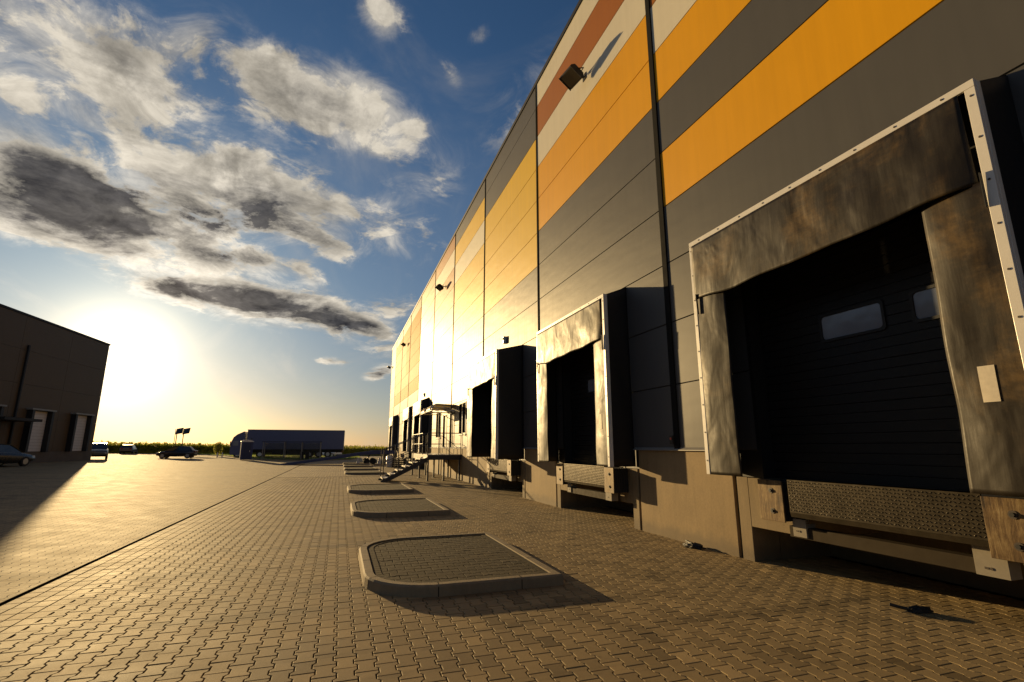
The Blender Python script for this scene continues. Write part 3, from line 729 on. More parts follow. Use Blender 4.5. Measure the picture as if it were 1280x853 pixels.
cp = make_canopy(); cp.location = (D, 27.95, 3.62); cp['label'] = 'nearer of the two cream curved canopies over the stair doors'; dup(cp, (D, 30.05, 3.62), 'farther of the two cream curved canopies over the stair doors')

# ------------------------------------------------------------------ far things on the yard
# blue mobile yard ramp
rp = thing('loading_ramp', (0, 53, 0), 'long blue mobile loading ramp on wheels sloping up to the warehouse', 'loading ramp'); RO = (0, 53, 0)
x0, x1, z1 = -5.35, 5.35, 1.2
m = MB(); m.prism([(x0, 0.), (x0, .03), (3.2, z1-.02), (x1, z1), (x1, z1-.05), (3.2, z1-.08)], lambda u, v, w: (u, w, v), 51.95, 54.25); m.build('deck', STEPM, rp, RO)
for y in (51.9, 54.3):
    m = MB(); m.prism([(x0, .0), (x0, .06), (3.2, z1+.12), (x1, z1+.12), (x1, z1-.22), (2.4, z1-.30), (x0+1.2, .02)], lambda u, v, w: (u, w, v), y-.05, y+.05); m.build('side_girder', BLUE, rp, RO)
for x in (2.55, 3.2):
    for y in (52.15, 54.05):
        m = MB(); m.cyl((x, y-.11, .29), (x, y+.11, .29), .29, 20); w = m.build('wheel', TYRE, rp, RO, bevel=.02); m = MB(); m.cyl((x, y-.115, .29), (x, y+.115, .29), .15, 14); m.build('rim', RIM, w)
m = MB(); m.bar((2.55, 52.2, .32), (2.55, 54, .32), .08); m.bar((2.55, 53, .32), (2.9, 53, .9), .12); m.bar((4.3, 52.1, 0), (4.3, 52.1, .95), .12); m.bar((4.3, 54.1, 0), (4.3, 54.1, .95), .12); m.build('axle_frame', DARKSTEEL, rp, RO)
for k, (x, y) in enumerate(((1.75, 52.0), (3.75, 52.0))):
    m = MB(); m.prism([(-.2, 0), (.2, 0), (.06, .62), (-.06, .62)], lambda u, v, w: (x+u, w, v), y-.04, y+.04); m.build('prop_stand', WHITE, rp, RO)
dr = thing('storage_drum', (4.05, 44.0, 0), 'pale rounded upright drum beside the foot of the stairs', 'drum')
m = MB(); pr_ = [(.26,0),(.30,.03),(.30,.28),(.315,.3),(.30,.32),(.30,.6),(.315,.62),(.30,.64),(.295,.88),(.27,.92),(0,.92)]
m.add([(r_*math.cos(2*math.pi*k/24), r_*math.sin(2*math.pi*k/24), z) for r_, z in pr_ for k in range(24)], [(i*24+k, i*24+(k+1)%24, (i+1)*24+(k+1)%24, (i+1)*24+k) for i in range(len(pr_)-1) for k in range(24)], 0, True); m.build('drum_body', WHITE, dr)
pk = thing('pallet_stack', (4.75, 44.3, 0), 'dark pile of wooden pallets between the pale drum and the wall', 'pallets')
m = MB()
for k in range(5):
    z = k*.15
    for q in (-.55, -.0, .45): m.box(-.6, .6, q, q+.1, z+.022, z+.10)
    for q in range(6): m.box(-.6+q*.21, -.6+q*.21+.14, -.55, .55, z+.102, z+.125)
    for q in (-.6, -.07, .46): m.box(q, q+.14, -.55, .55, z, z+.02)
m.build('pallet_boards', plain('weathered pallet wood', (.09,.065,.04), .8, var=.4, scale=8), pk)

# cars
def make_car(paintm, kind='hatch'):
    """body lofted from stations along its length (x forward)"""
    if kind == 'estate': S = [(-2.15,.45,.95),(-2.05,.30,1.0),(-1.2,.24,1.02),(0,.22,.98),(1.0,.24,.92),(1.75,.28,.80),(2.12,.36,.66),(2.2,.45,.55)]; C = [(-2.0,1.0),(-1.72,1.40),(-.6,1.47),(.25,1.42),(1.05,.93)]
    elif kind == 'suv': S = [(-2.1,.5,1.05),(-2.0,.34,1.1),(-1.1,.28,1.12),(0,.27,1.1),(1.0,.28,1.05),(1.7,.32,.95),(2.05,.4,.8),(2.12,.5,.66)]; C = [(-1.98,1.1),(-1.75,1.55),(-.6,1.66),(.3,1.6),(1.05,1.06)]
    else: S = [(-2.0,.45,.9),(-1.9,.30,.95),(-1.1,.24,.97),(0,.22,.95),(.95,.24,.9),(1.6,.28,.78),(1.95,.36,.62),(2.02,.45,.52)]; C = [(-1.75,.95),(-1.35,1.38),(-.4,1.46),(.3,1.40),(1.1,.91)]
    t_ = thing('parked_car', (0, 0, 0), 'car', 'car')
    b_ = MB(); sec = []
    for i, (x, zb, zt) in enumerate(S):
        e = min(1, .80 + .2*math.sin(math.pi*i/(len(S)-1))**.5); w = .88*e
        sec.append([(x, -w*.92, zb), (x, -w, zb+.12), (x, -w*1.0, (zb+zt)/2), (x, -w*.96, zt-.06), (x, -w*.80, zt), (x, 0, zt+.02), (x, w*.80, zt), (x, w*.96, zt-.06), (x, w, (zb+zt)/2), (x, w, zb+.12), (x, w*.92, zb)])
    n = 11; vs = [p for s in sec for p in s]
    b_.add(vs, [(i*n+j, (i+1)*n+j, (i+1)*n+j+1, i*n+j+1) for i in range(len(S)-1) for j in range(n-1)], 0, True)
    b_.add(sec[0], [tuple(range(n))]); b_.add(sec[-1], [tuple(reversed(range(n)))]); b_.add([p for s in sec for p in (s[0], s[-1])], [(2*i, 2*i+1, 2*i+3, 2*i+2) for i in range(len(S)-1)], 1)
    b_.build('body', [paintm, GASK], t_, weld=True, recalc=True)
    g = MB(); sec = []
    for (x, z) in C: 
        k = 1 if z < 1.15 else .0; sec.append([(x, -.80, .92 if z > 1.15 else z-.03), (x, -.62 if z > 1.15 else -.78, z), (x, .62 if z > 1.15 else .78, z), (x, .80, .92 if z > 1.15 else z-.03)])
    g.add([p for s in sec for p in s], [(i*4+j, (i+1)*4+j, (i+1)*4+j+1, i*4+j+1) for i in range(len(C)-1) for j in range(3)], 0); g.build('windows', WINDOW, t_, recalc=True)
    rf = MB(); rr = [s for s, (x, z) in zip(sec, C) if z > 1.15]
    rf.add([(p[0], p[1]*1.0, p[2]+.012) for s in rr for p in (s[1], s[2])], [(2*i, 2*i+1, 2*i+3, 2*i+2) for i in range(len(rr)-1)], 0)
    for s_ in (1, 2):
        pts = [Vector(s[s_]) + Vector((0, 0, .01)) for s in sec]
        for a, q in zip(pts[:-1], pts[1:]): rf.bar(a, q, .07, .03)
    rf.build('roof', paintm, t_)
    for x in (-1.3, 1.3):
        for y in (-.80, .80):
            w = MB(); w.cyl((x, y-.1, .32), (x, y+.1, .32), .32, 20); wo = w.build('wheel', TYRE, t_, bevel=.02); r_ = MB(); r_.cyl((x, y-.105, .32), (x, y+.105, .32), .2, 12); r_.build('rim', RIM, wo)
    hx = S[-2][0]
    for y in (-.58, .58):
        h = MB(); h.box(hx-.12, hx+.06, y-.17, y+.17, .58, .70); h.build('headlight', WHITE, t_, bevel=.03)
        h = MB(); h.box(S[0][0]-.02, S[0][0]+.1, y-.15, y+.15, .72, .92); h.build('tail_light', plain('red lamp', (.25,.01,.01), .2), t_, bevel=.02)
    return t_
carpaint = lambda n, c: plain(n, c, .28, metal=.2, var=.03, coat=.35)
c = make_car(carpaint('dark car paint', (.02,.02,.022)), 'hatch'); c.location = (-18.6, 71.5, slope(-18.6)); c.rotation_euler = (0, 0, R(180)); tag(c, 'dark hatchback parked side-on in front of the green field', None, 'cars parked round the yard')
c = make_car(carpaint('grey car paint', (.10,.095,.09)), 'suv'); c.location = (-23.7, 63.6, slope(-23.7)); c.rotation_euler = (0, 0, R(-70)); tag(c, 'car half hidden behind the corner of the dark building, glinting in the sun', None, 'cars parked round the yard')
c = make_car(carpaint('black car paint', (.012,.012,.013)), 'estate'); c.location = (-21.6, 43.0, slope(-21.6)); c.rotation_euler = (0, 0, R(75)); tag(c, 'black car at the left edge in the shade of the dark building', None, 'cars parked round the yard')
c = make_car(carpaint('white car paint', (.7,.7,.7)), 'hatch'); c.location = (-1.6, 92, 0); c.rotation_euler = (0, 0, R(140)); tag(c, 'white car seen low behind the rear of the blue lorry', None, 'cars parked round the yard')
c = make_car(carpaint('grey silver car paint', (.13,.125,.115)), 'hatch'); c.location = (-32.5, 98.5, slope(-32.5)); c.rotation_euler = (0, 0, R(97)); tag(c, 'faint grey car far off at the foot of the field, seen end-on', None, 'cars parked round the yard')

# articulated lorry
lz = slope(-8); lx, ly = -14.9, 82.0
lo_ = thing('articulated_lorry', (lx, ly, lz), 'long navy articulated lorry parked side-on across the yard', 'lorry')
m = MB(); m.box(2.05, 15.4, 0, 2.5, 1.15, 4.0); m.build('trailer', NAVY, lo_, bevel=.04)
m = MB(); m.box(2.03, 15.42, -.02, 2.52, 4.001, 4.06); m.box(15.405, 15.47, .0, 2.5, 1.1, 4.0, 1); m.box(2.03, 15.4, -.012, -.001, 1.1, 1.24); m.build('trailer_frame', [TRIM, RIM], lo_)
m = MB(); m.box(1.0, 15.2, .7, 1.8, .75, 1.1); m.box(5.5, 10.2, .05, .12, .45, 1.0); m.build('chassis', GASK, lo_)
m = MB(); prof = [(0, .45), (-.02, 1.5), (.06, 2.3), (.30, 2.95), (.75, 3.35), (1.55, 3.75), (1.75, 3.75), (1.85, .9), (1.6, .45)]
m.prism(prof, lambda u, v, w: (u, w, v), .03, 2.47); m.build('cab', NAVY, lo_, bevel=.09)
m = MB(); m.box(.25, 1.0, .012, .026, 1.75, 2.45); m.build('side_window', PANE, lo_); m = MB(); m.prism([(-.03, 1.62), (-.04, 1.62), (.05, 2.42), (.06, 2.42)], lambda u, v, w: (u, w, v), .25, 2.25); m.build('windscreen', WINDOW, lo_)
m = MB(); m.box(-.05, .06, -.28, -.04, 1.75, 2.35); m.build('mirror', TRIM, lo_, bevel=.03)
for x in (1.0, 3.9, 10.6, 11.9, 13.2):
    for y in (.2, 2.3):
        w = MB(); w.cyl((x, y-.16, .5), (x, y+.16, .5), .5, 24); wo = w.build('wheel', TYRE, lo_, bevel=.03); r_ = MB(); r_.cyl((x, y-.168, .5), (x, y+.168, .5), .27, 16); r_.build('rim', RIM, wo)
m = MB(); m.box(15.36, 15.46, .05, .5, .85, 1.05); m.box(15.36, 15.46, 2.0, 2.45, .85, 1.05); m.build('tail_light', plain('red lorry lamp', (.2,.01,.01), .3), lo_)

# portable toilet
pt = thing('portable_toilet', (-10.35, 66.5, slope(-10.35)), 'dark blue portable toilet with a pale rounded roof, in front of the lorry', 'portable toilet', rz=R(12))
m = MB(); m.box(-.62, .62, -.6, .6, .06, 2.08); m.build('cabin', BLUE, pt, bevel=.03)
m = MB(); m.box(-.42, .42, -.625, -.602, .15, 1.95); d = m.build('door', plain('dark blue door', (.02,.03,.085), .45), pt, bevel=.01); m = MB(); m.box(.28, .34, -.65, -.626, .95, 1.12); m.build('handle', WHITE, d)
m = MB(); m.prism([(-.68, 2.082), (.68, 2.082), (.66, 2.16), (.35, 2.30), (0, 2.34), (-.35, 2.30), (-.66, 2.16)], lambda u, v, w: (u, w, v), -.66, .66); m.build('roof', WHITE, pt, bevel=.02)
m = MB(); m.cyl((.45, .4, 2.2), (.45, .4, 2.55), .05, 10); m.build('vent_pipe', TRIM, pt)
# glass shelter
gs = thing('glass_shelter', (-6.0, 69, slope(-6)), 'low open shelter with dark glass panes between posts, before the lorry', 'shelter')
GX = [-2.95, -.55, 1.45, 3.65]
for x in GX:
    for y in (0, 1.6):
        m = MB(); m.bar((x, y, 0), (x, y, 2.2), .09); m.build('post', SILL, gs)
m = MB(); m.box(-3.1, 3.8, -.12, 1.75, 2.202, 2.255); m.build('roof', TRIM, gs)
for a, b_ in zip(GX[:-1], GX[1:]):
    m = MB(); m.box(a+.06, b_-.06, 1.59, 1.61, .25, 2.1); m.build('pane', tinted('tinted shelter glass', .28), gs)
m = MB(); m.box(-2.9, -.6, 1.45, 1.58, .40, .47); m.box(.3, 3.5, 1.1, 1.55, .42, .48); m.build('bench', TRIM, gs)
for x in (1.25, 1.9):
    m = MB(); m.box(x, x+.45, .6, 1.0, 0, .95); m.box(x-.02, x+.47, .58, 1.02, .952, 1.02); o = m.build('litter_bin', TRIM, bevel=.02); o.location = (-6.0, 69, slope(-6)); tag(o, 'dark litter bin standing inside the glass shelter', 'bin', 'litter bins in the glass shelter')
# posts with tilted panels
def panel_post(x, y, h, two, label, grp):
    t_ = thing('panel_post', (x, y, slope(x)), label, 'panel post', grp)
    for k in range(2 if two else 1):
        m = MB(); m.cyl((k*1.0, 0, 0), (k*1.0, 0, h - .05), .075, 8); m.build('post', DARKSTEEL, t_)
        m = MB(); M = Matrix.Translation((k*1.05 + .35, 0, h)) @ Matrix.Rotation(R(-22), 4, 'Y') @ Matrix.Rotation(R(50), 4, 'X') @ Matrix.Rotation(R(-14), 4, 'Z'); bb = MB(); bb.box(-.55, .55, -.62, .62, -.03, .03); m.v = [tuple(M @ Vector(v)) for v in bb.v]; m.f, m.m, m.sm = bb.f, bb.m, bb.sm
        m.build('panel', WINDOW, t_)
    m = MB(); m.cyl((-.25 if two else .9, 0, 0), (-.25 if two else .9, 0, h + .35), .05, 8); m.build('mast', DARKSTEEL, t_)
panel_post(-27.0, 102.0, 3.9, True, 'pair of tilted dark panels on thin posts above the green field', 'tilted panels on posts')
panel_post(9.6, 104, 4.0, False, 'single tilted dark panel on a post next to the far warehouse corner', 'tilted panels on posts')
for x, y in ((-15.7, 78.5), (-15.1, 78.4)):
    o = MB(); o.cyl((0, 0, 0), (0, 0, .62), .09, 10, 0, .075); o.cyl((0, 0, .62), (0, 0, .66), .075, 10, 0, .03); ob = o.build('bollard', WHITE); ob.location = (x, y, slope(x)); tag(ob, 'short white bollard on the grass verge left of the lorry', 'bollard', 'white bollards on the verge')

# dark building on the left
C0 = Vector((-22.8, 59.9, 0)); U = Vector((-.0908, -.9959, 0)); Nn = Vector((.9959, -.0908, 0)); HB = 11.8
LB = thing('dark_warehouse', tuple(C0), 'dark brown flat-roofed building at the left with the sun at its corner', 'building')
def lb(a, out, z): return C0 + U*a + Nn*out + Vector((0, 0, z))
def lbox(m, a0, a1, o0, o1, z0, z1, mi=0):
    vs = [lb(a, o, z) for z in (z0, z1) for a, o in ((a0,o0),(a1,o0),(a1,o1),(a0,o1))]
    m.add(vs, [(0,3,2,1),(4,5,6,7),(0,1,5,4),(1,2,6,5),(2,3,7,6),(3,0,4,7)], mi)
m = MB(); lbox(m, 0, 60, -30, -.1, -.3, HB-.1)
for k in range(10):
    for r in range(4): lbox(m, k*6+.01, k*6+5.99, -.1, 0, 1.3 + r*2.6, 1.3 + r*2.6 + 2.585)
m.build('wall', LBWALL, LB, tuple(C0), recalc=True)
m = MB(); lbox(m, -.05, 60, -30, .06, HB-.1, HB+.06); m.build('roof_edge', TRIM, LB, tuple(C0), recalc=True)
m = MB(); lbox(m, 0.02, 60, -.1, .05, -.3, 1.28); m.build('plinth', concrete('dark plinth concrete', (.16,.13,.10)), LB, tuple(C0), recalc=True)
for a in (2.85, 8.6, 14.4):
    m = MB(); lbox(m, a-1.05, a+1.05, .002, .05, 1.3, 4.5); d = m.build('loading_door', plain('white slatted door', (.62,.60,.58), .5), LB, tuple(C0), recalc=True)
    g = MB()
    for k in range(12): lbox(g, a-1.03, a+1.03, .051, .054, 1.5 + k*.25, 1.515 + k*.25)
    g.build('slat_line', SILL, d, tuple(C0), recalc=True)
    for q in (a-1.36, a+1.08):
        m = MB(); lbox(m, q, q+.28, 0, .42, 1.25, 4.55); m.build('door_shelter', BLACKFAB, LB, tuple(C0), recalc=True)
    m = MB(); lbox(m, a-1.5, a+1.5, 0, .46, 4.56, 4.68); m.build('lintel', SILL, LB, tuple(C0), recalc=True)
m = MB(); lbox(m, 10.9, 14.9, .0, 1.7, 3.55, 3.75); m.build('door_canopy', TRIM, LB, tuple(C0), recalc=True)
m = MB(); lbox(m, 11.2, 11.35, .01, .14, -.2, 9.5); m.build('downpipe', TRIM, LB, tuple(C0), recalc=True)

# green crop field: nobody could count the plants
FIELD = leafy('maize leaves', (.11,.12,.015), (.18,.17,.025), .35)
mb = MB(); 
def fz(x, y): return 1.30 + .22*mnoise.noise(Vector((x*.12, y*.12, 0))) + .18*mnoise.noise(Vector((x*.7, y*.7, 5))) + slope(x)
mb.grid(lambda u, v: (-95 + u*150, 106 + v*60, fz(-95 + u*150, 106 + v*60)), 150, 20)
mb.grid(lambda u, v: (-95 + u*150, 106, slope(-95+u*150) + v*1.25), 60, 1)
for k in range(15000):
    x = random.uniform(-95, 55); y = 106 + abs(random.gauss(0, 1)) * 4.5 if random.random() < .6 else random.uniform(105.6, 106.1)
    top = fz(x, y) + .25*random.random(); z = top - (random.random()**1.6)*1.4 if y < 106.4 else top - .1*random.random()
    a = random.uniform(0, 6.28); l = random.uniform(.3, .62); w = random.uniform(.06, .12); dx, dy = math.cos(a), math.sin(a); dz = random.uniform(.1, .9)*l
    mb.face([(x, y, z - .2), (x + dx*l*.5 - dy*w, y + dy*l*.5 + dx*w, z + dz), (x + dx*l, y + dy*l, z + dz*.7), (x + dx*l*.5 + dy*w, y + dy*l*.5 - dx*w, z + dz)])
tag(mb.build('crop_field', FIELD), 'tall green crop standing along the far side of the yard', None, None, 'stuff')
# grass verge with a pale kerb
vp = [(-27, 103.5), (-22, 97), (-17.2, 90), (-13.6, 80), (-11.2, 73), (-8.0, 68.2), (-3.0, 67.5), (1.5, 70), (3, 80), (3, 104), (-27, 104)]
mb = MB(); mb.face([(x, y, slope(x) + .09) for x, y in vp]); n = len(vp)
for i in range(n):
    (a, b_), (c_, d) = vp[i], vp[(i+1) % n]; mb.face([(a, b_, slope(a)-.05), (c_, d, slope(c_)-.05), (c_, d, slope(c_)+.09), (a, b_, slope(a)+.09)], 1)
tag(mb.build('verge', [plain('verge turf', (.06,.075,.014), .9, var=.4, scale=1.5), KERB]), 'raised grass verge with a kerb in front of the lorry', None, None, 'structure')
def inside(x, y):
    r = False; j = n - 1
    for i in range(n):
        if (vp[i][1] > y) != (vp[j][1] > y) and x < (vp[j][0]-vp[i][0])*(y-vp[i][1])/(vp[j][1]-vp[i][1]) + vp[i][0]: r = not r
        j = i
    return r
mb = MB(); cnt = 0
while cnt < 12000:
    x, y = random.uniform(-27, 3), random.uniform(67.5, 104)
    if not inside(x, y): continue
    cnt += 1; a = random.uniform(0, 6.28); h = random.uniform(.08, .26); w = .02; z = slope(x) + .085
    mb.face([(x - w*math.cos(a), y - w*math.sin(a), z), (x + w*math.cos(a), y + w*math.sin(a), z), (x + random.uniform(-.1,.1), y + random.uniform(-.1,.1), z + h)])
tag(mb.build('grass', leafy('verge grass', (.05,.075,.012), (.12,.14,.025), .8)), 'short grass growing on the verge', None, None, 'stuff')
# shrub beside the cab
sh = thing('shrub', (-16.9, 84.5, slope(-17)), 'round yellow-green shrub just left of the lorry cab', 'shrub')
m = MB(); m.tube([(0,0,0), (.05,.02,.6), (.1,.05,1.2)], .05); m.build('stem', plain('shrub bark', (.08,.06,.04), .9), sh)
m = MB()
for k in range(1500):
    v = Vector((random.gauss(0,1), random.gauss(0,1), random.gauss(0,1))).normalized() * random.random()**.4; p = Vector((v.x*.6, v.y*.7, 1.2 + v.z*.95)); a = Vector((random.gauss(0,1), random.gauss(0,1), random.gauss(0,1))).normalized(); b_ = a.orthogonal().normalized()
    m.face([p - a*.09, p + b_*.04, p + a*.09, p - b_*.04])
m.build('foliage', leafy('shrub leaves', (.10,.11,.02), (.20,.18,.04), 2.), sh)

# litter on the stones
def crumple(name, loc, sx, sy, sz, mat, label, cat, rz=0, seed=0):
    m = MB(); 
    def fn(u, v):
        th, ph = 2*math.pi*u, math.pi*v*.5; x, y, z = math.cos(th)*math.cos(ph), math.sin(th)*math.cos(ph), math.sin(ph)
        q = Vector((x*1.7 + seed, y*1.7, z*1.7)); k = 1 + .55*mnoise.noise(q*1.3) + .25*mnoise.noise(q*3.1)
        return (x*k*sx, y*k*sy, max(0.004, z*k*sz))
    m.grid(fn, 40, 12); o = m.build(name, mat); o.location = loc; o.rotation_euler = (0, 0, rz); return tag(o, label, cat)
o = crumple('glove', (5.72, 3.92, 0), .12, .045, .05, plain('black work glove', (.02,.018,.016), .7), 'crumpled black work glove lying on the paving near the nearest dock', 'glove', R(-20), 2)
m = MB(); m.tube([(-.07, .01, .02), (-.17, .05, .035), (-.24, .09, .05)], .016); m.build('finger', plain('glove finger', (.03,.026,.02), .7), o)
crumple('rubber_scrap', (5.72, 7.45, 0), .10, .19, .085, GASK, 'dark scrap of rubber lying against the foot of the concrete wall', 'rubber scrap', R(10), 5)

# ------------------------------------------------------------------ sky, sun
sd = Vector((math.sin(R(SUN_AZ))*math.cos(R(SUN_EL)), math.cos(R(SUN_AZ))*math.cos(R(SUN_EL)), math.sin(R(SUN_EL))))
w = bpy.data.worlds.new('World'); sc.world = w; w.use_nodes = True
t = NT(w.node_tree); bg = w.node_tree.nodes['Background']
sky = t.n('ShaderNodeTexSky', sky_type='NISHITA', sun_disc=False, sun_elevation=R(SUN_EL), sun_rotation=R(SUN_AZ), altitude=100, air_density=1.0, dust_density=.7, ozone_density=1.6)
dr_ = t.n('ShaderNodeTexCoord').outputs['Generated']
dn = t.vm('NORMALIZE', dr_); sp = t.n('ShaderNodeSeparateXYZ'); t.set(sp.inputs[0], dn)
az = t.math('MULTIPLY', t.math('ARCTAN2', sp.outputs[0], sp.outputs[1]), 57.2958); el = t.math('MULTIPLY', t.math('ARCSINE', sp.outputs[2]), 57.2958)
def blob(a0, e0, sa, se, rot, amp):
    c, s = math.cos(R(rot)), math.sin(R(rot)); da = t.math('SUBTRACT', az, a0); de = t.math('SUBTRACT', el, e0)
    p = t.math('DIVIDE', t.math('ADD', t.math('MULTIPLY', da, c), t.math('MULTIPLY', de, s)), sa); q = t.math('DIVIDE', t.math('ADD', t.math('MULTIPLY', da, -s), t.math('MULTIPLY', de, c)), se)
    r2 = t.math('ADD', t.math('MULTIPLY', p, p), t.math('MULTIPLY', q, q))
    return t.math('MULTIPLY', t.math('EXPONENT', t.math('MULTIPLY', r2, -1.)), amp)
def total(bs):
    o = blob(*bs[0])
    for b_ in bs[1:]: o = t.math('ADD', o, blob(*b_))
    return o
CLOUDS = [#  az, el, size az, size el, rot, amount
 (-22, 34, 11, 5.5, 10, .13), (-3, 36, 10, 4.5, -8, .13), (5, 24, 8, 5, -20, .18), (-15, 28, 14, 3, -5, .12),
 (-24.5, 33.2, 5.0, 3.0, 12, .85), (-18.5, 36.8, 3.4, 1.5, 40, .62), (-21.5, 30.8, 3.8, 1.5, 14, .80), (-30, 27.6, 2.2, 1.3, -15, .75), (-34, 33, 4, 3, 0, .5),
 (-9.5, 35.6, 4.6, 2.6, 5, .86), (-4.0, 34.4, 4.6, 2.4, -4, .88), (1.0, 35.6, 4.6, 2.4, -22, .85), (1.6, 32.2, 2.4, 1.1, -20, .62), (6.4, 34.6, 1.6, .9, 0, .50), (-12, 37.4, 3.0, 1.3, 15, .55),
 (1.2, 43.9, 2.9, 1.5, -10, .92), (10.8, 39.8, 1.6, .9, -30, .40), (14.3, 43.5, 1.6, .8, 20, .40),
 (-28.5, 23.4, 3.6, 2.1, -8, 1.15), (-23.8, 21.8, 3.8, 1.9, -10, 1.2), (-19, 24.8, 3.6, 1.7, -12, 1.0), (-19.5, 20.0, 4.5, 1.6, -8, 1.0), (-13.2, 25.8, 3.4, 2.1, -10, .95), (-8.5, 25.8, 3.8, 2.2, -6, 1.05), (-3.2, 25.6, 3.2, 1.9, -12, .98),
 (-27, 17.8, 4.2, 1.3, -4, .95), (-20.5, 17.4, 3.8, 1.2, -6, .92), (-13.5, 18.5, 3.4, 1.25, -4, 1.02), (-9.3, 18.9, 2.6, 1.1, -6, 1.0), (-5.0, 18.4, 2.2, .9, -26, .88), (-30, 20.4, 3, 2, 0, .8), (-15.5, 22.3, 4, 1.5, -10, .85), (-8, 22.6, 4.5, 1.5, -6, .80), (-22, 27.4, 4, 1.2, -8, .6), (-25, 19.5, 4, 1.4, -6, .7), (-2.5, 21.5, 3.0, 1.3, -20, .62), (-12, 28.6, 3, 1.0, 0, .5),
 (-17.5, 15.0, 3.6, 1.2, -4, 1.1), (-12.0, 15.0, 3.8, 1.8, -3, 1.3), (-6.5, 14.6, 4.2, 1.75, -5, 1.35), (-1.0, 13.8, 3.8, 1.45, -9, 1.3), (2.8, 12.9, 2.2, 1.0, -14, 1.1),
 (-1.0, 9.1, 1.9, .42, 0, .74), (3.9, 8.2, 1.7, .75, 20, .70), (5.2, 15.4, 3.2, 1.5, 10, .50), (3.0, 24, 4.5, 2.4, -10, .30), (9, 30, 4, 2.5, -20, .28), (4, 10.5, 4, 1.0, 0, .34),
 (30, 38, 14, 5, 10, .45), (70, 25, 16, 6, 5, .7), (150, 30, 40, 9, 0, .7), (-75, 26, 22, 7, 8, .8)]
DARK = [(-25, 20.8, 9, 4.4, -8, 1.3), (-9.5, 22.0, 8, 4.4, -8, 1.3), (-17.5, 14.8, 3.4, 1.3, -4, .8), (-10.0, 14.4, 5., 1.7, -4, 1.25), (-1.0, 13.3, 5, 1.7, -9, 1.3),
 (-23.3, 34.0, 4.0, 2.2, 10, .55), (-6.0, 35.2, 6, 1.8, -6, .5), (1.8, 43.6, 2.4, .9, -10, .3), (-1, 9, 2, .6, 0, .8), (3.9, 8.1, 2, 1, 0, .8), (60, 22, 40, 4, 0, .6)]
inv = t.math('DIVIDE', 1., t.math('MAXIMUM', t.math('ADD', sp.outputs[2], .16), .03))
cbn = t.n('ShaderNodeCombineXYZ'); t.set(cbn.inputs[0], t.math('MULTIPLY', sp.outputs[0], inv)); t.set(cbn.inputs[1], t.math('MULTIPLY', sp.outputs[1], inv)); pl_ = cbn.outputs[0]
def fb(v, seed):
    v = t.vm('ADD', v, (seed, seed*.7, 0)); return t.math('ADD', t.math('MULTIPLY', t.noise(v, 3.4, 10, .64, .45), .66), t.math('MULTIPLY', t.noise(v, 10., 8, .66, .5), .34))
n1 = fb(pl_, 1.3); n2 = fb(t.vm('ADD', pl_, (sd.x*.10, sd.y*.10, 0)), 1.3)
F = total(CLOUDS); Dk = total(DARK)
dens = t.math('ADD', t.math('MULTIPLY', F, 1.12), t.math('MULTIPLY', t.math('SUBTRACT', n1, .5), 5.0))
nf = t.noise(t.vm('ADD', t.scale(pl_, 1., .8, 1.), (4.1, 2.2, 0)), 6., 10, .66, .7)
veil = t.math('MULTIPLY', t.math('MULTIPLY', t.smooth(t.math('ADD', F, t.math('MULTIPLY', t.math('SUBTRACT', nf, .5), 2.2)), .05, 1.0), t.smooth(F, .02, .35)), .68)
cover = t.math('MULTIPLY', t.smooth(dens, .30, .86), t.smooth(F, .04, .34))
cover = t.math('MAXIMUM', cover, veil)
wisp = t.math('MULTIPLY', t.smooth(t.noise(t.scale(pl_, 1., .45, 1.), 2.1, 7, .62, .8), .46, .80), .33)
relief = t.math('MULTIPLY', t.math('SUBTRACT', n1, n2), 3.2)
dsun = t.vm('DOT_PRODUCT', dn, tuple(sd)); dcl = t.math('MAXIMUM', dsun, 0.)
g1 = t.math('POWER', dcl, 420.); g2 = t.math('POWER', dcl, 60.); g3 = t.math('POWER', dcl, 9.)
SKYGAIN = 1.0
skyc = t.vm('MULTIPLY', sky.outputs[0], (.50, .78, 1.10))
def gl(fac, c):
    nd = t.n('ShaderNodeVectorMath', operation='SCALE'); nd.inputs[0].default_value = c; t.set(nd.inputs['Scale'], fac); return nd.outputs[0]
glow = t.vm('ADD', gl(g1, (20., 16., 10.)), gl(g2, (2.6, 2.1, 1.45)))
skyc = t.mix(t.smooth(el, 0., 20., .65, 0.), skyc, t.vm('MULTIPLY', sky.outputs[0], (.93, .84, .90)))
skyc = t.mix(t.smooth(el, 5., 44., .40, .0), skyc, (2.9, 3.1, 3.35))
base = t.vm('ADD', skyc, glow)
near = t.math('ADD', t.math('MULTIPLY', g3, 1.0), t.math('MULTIPLY', g2, 2.2))
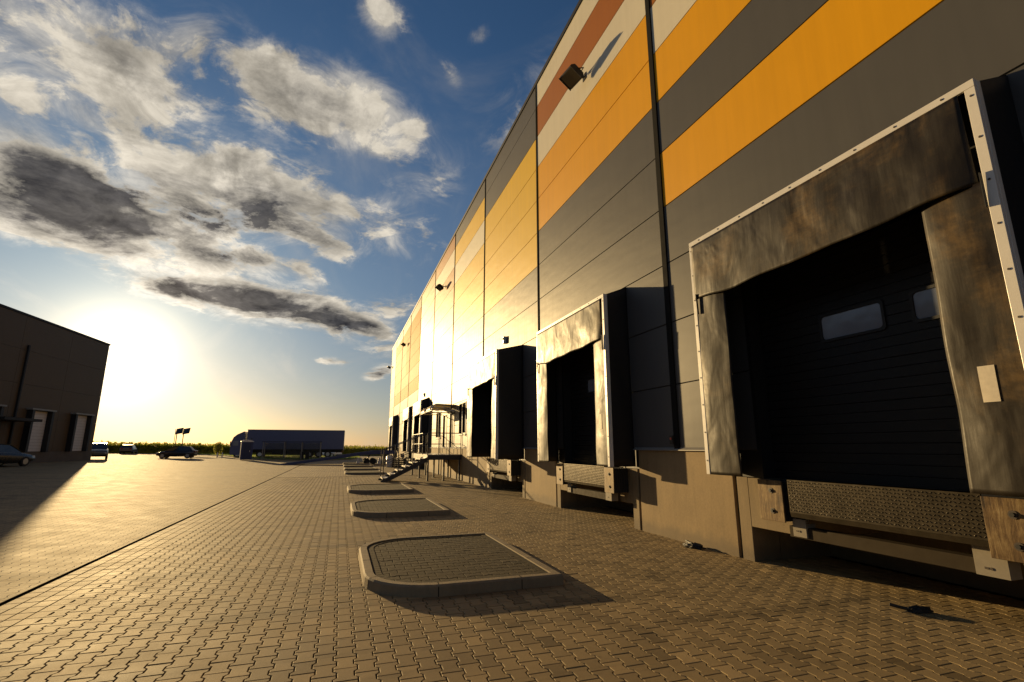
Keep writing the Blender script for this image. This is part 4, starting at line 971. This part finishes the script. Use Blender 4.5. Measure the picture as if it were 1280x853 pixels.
lit = t.vm('ADD', gl(t.math('MULTIPLY_ADD', near, .55, 1.), (6.4, 5.8, 4.8)), gl(g2, (2., 1.5, .8)))
shade = t.vm('ADD', gl(t.math('MULTIPLY_ADD', near, .22, 1.), (.80, .78, .82)), gl(g2, (1.1, .75, .35)))
body = t.math('ADD', dens, t.math('MULTIPLY', t.math('SUBTRACT', nf, .5), 1.6))
dk = t.math('MULTIPLY', Dk, t.smooth(body, .50, 1.35))
dk = t.math('SUBTRACT', dk, t.math('MULTIPLY', relief, .8), clamp=True)
dk = t.math('MINIMUM', dk, .97)
ccol = t.mix(dk, lit, shade)
_sc = t.n('ShaderNodeVectorMath', operation='SCALE'); t.set(_sc.inputs[0], ccol); t.set(_sc.inputs['Scale'], t.smooth(nf, .28, .72, .62, 1.42)); ccol = _sc.outputs[0]
ccol = t.vm('ADD', ccol, gl(t.math('MULTIPLY', t.math('MAXIMUM', relief, -.3), 1.6), (1., .9, .75)))
withw = t.mix(wisp, base, lit)
final = t.mix(cover, withw, ccol)
hz = t.smooth(el, -1., 0.)
t.set(bg.inputs[0], final); bg.inputs[1].default_value = .060
sun = bpy.data.lights.new('sun', 'SUN'); so = bpy.data.objects.new('sun', sun); col.objects.link(so)
sun.energy = 5.0; sun.angle = R(.53); sun.color = (1., .69, .31)
so.rotation_euler = sd.to_track_quat('Z', 'Y').to_euler(); so.location = (0, 0, 30)

# ------------------------------------------------------------------ camera
cam = bpy.data.cameras.new('camera'); co = bpy.data.objects.new('camera', cam); col.objects.link(co)
cam.sensor_width = 36.; cam.lens = 36*622.6/1280; cam.clip_start = .05; cam.clip_end = 12000
PIT, YAW = R(12.014), R(18.663)
fw = Vector((math.sin(YAW)*math.cos(PIT), math.cos(YAW)*math.cos(PIT), math.sin(PIT)))
co.location = (0, 0, 1.65); co.rotation_euler = fw.to_track_quat('-Z', 'Y').to_euler(); sc.camera = co
vs = sc.view_settings; vs.view_transform = 'Standard'; vs.look = 'None'; vs.gamma = 1; vs.use_curve_mapping = False; vs.exposure = 0.3
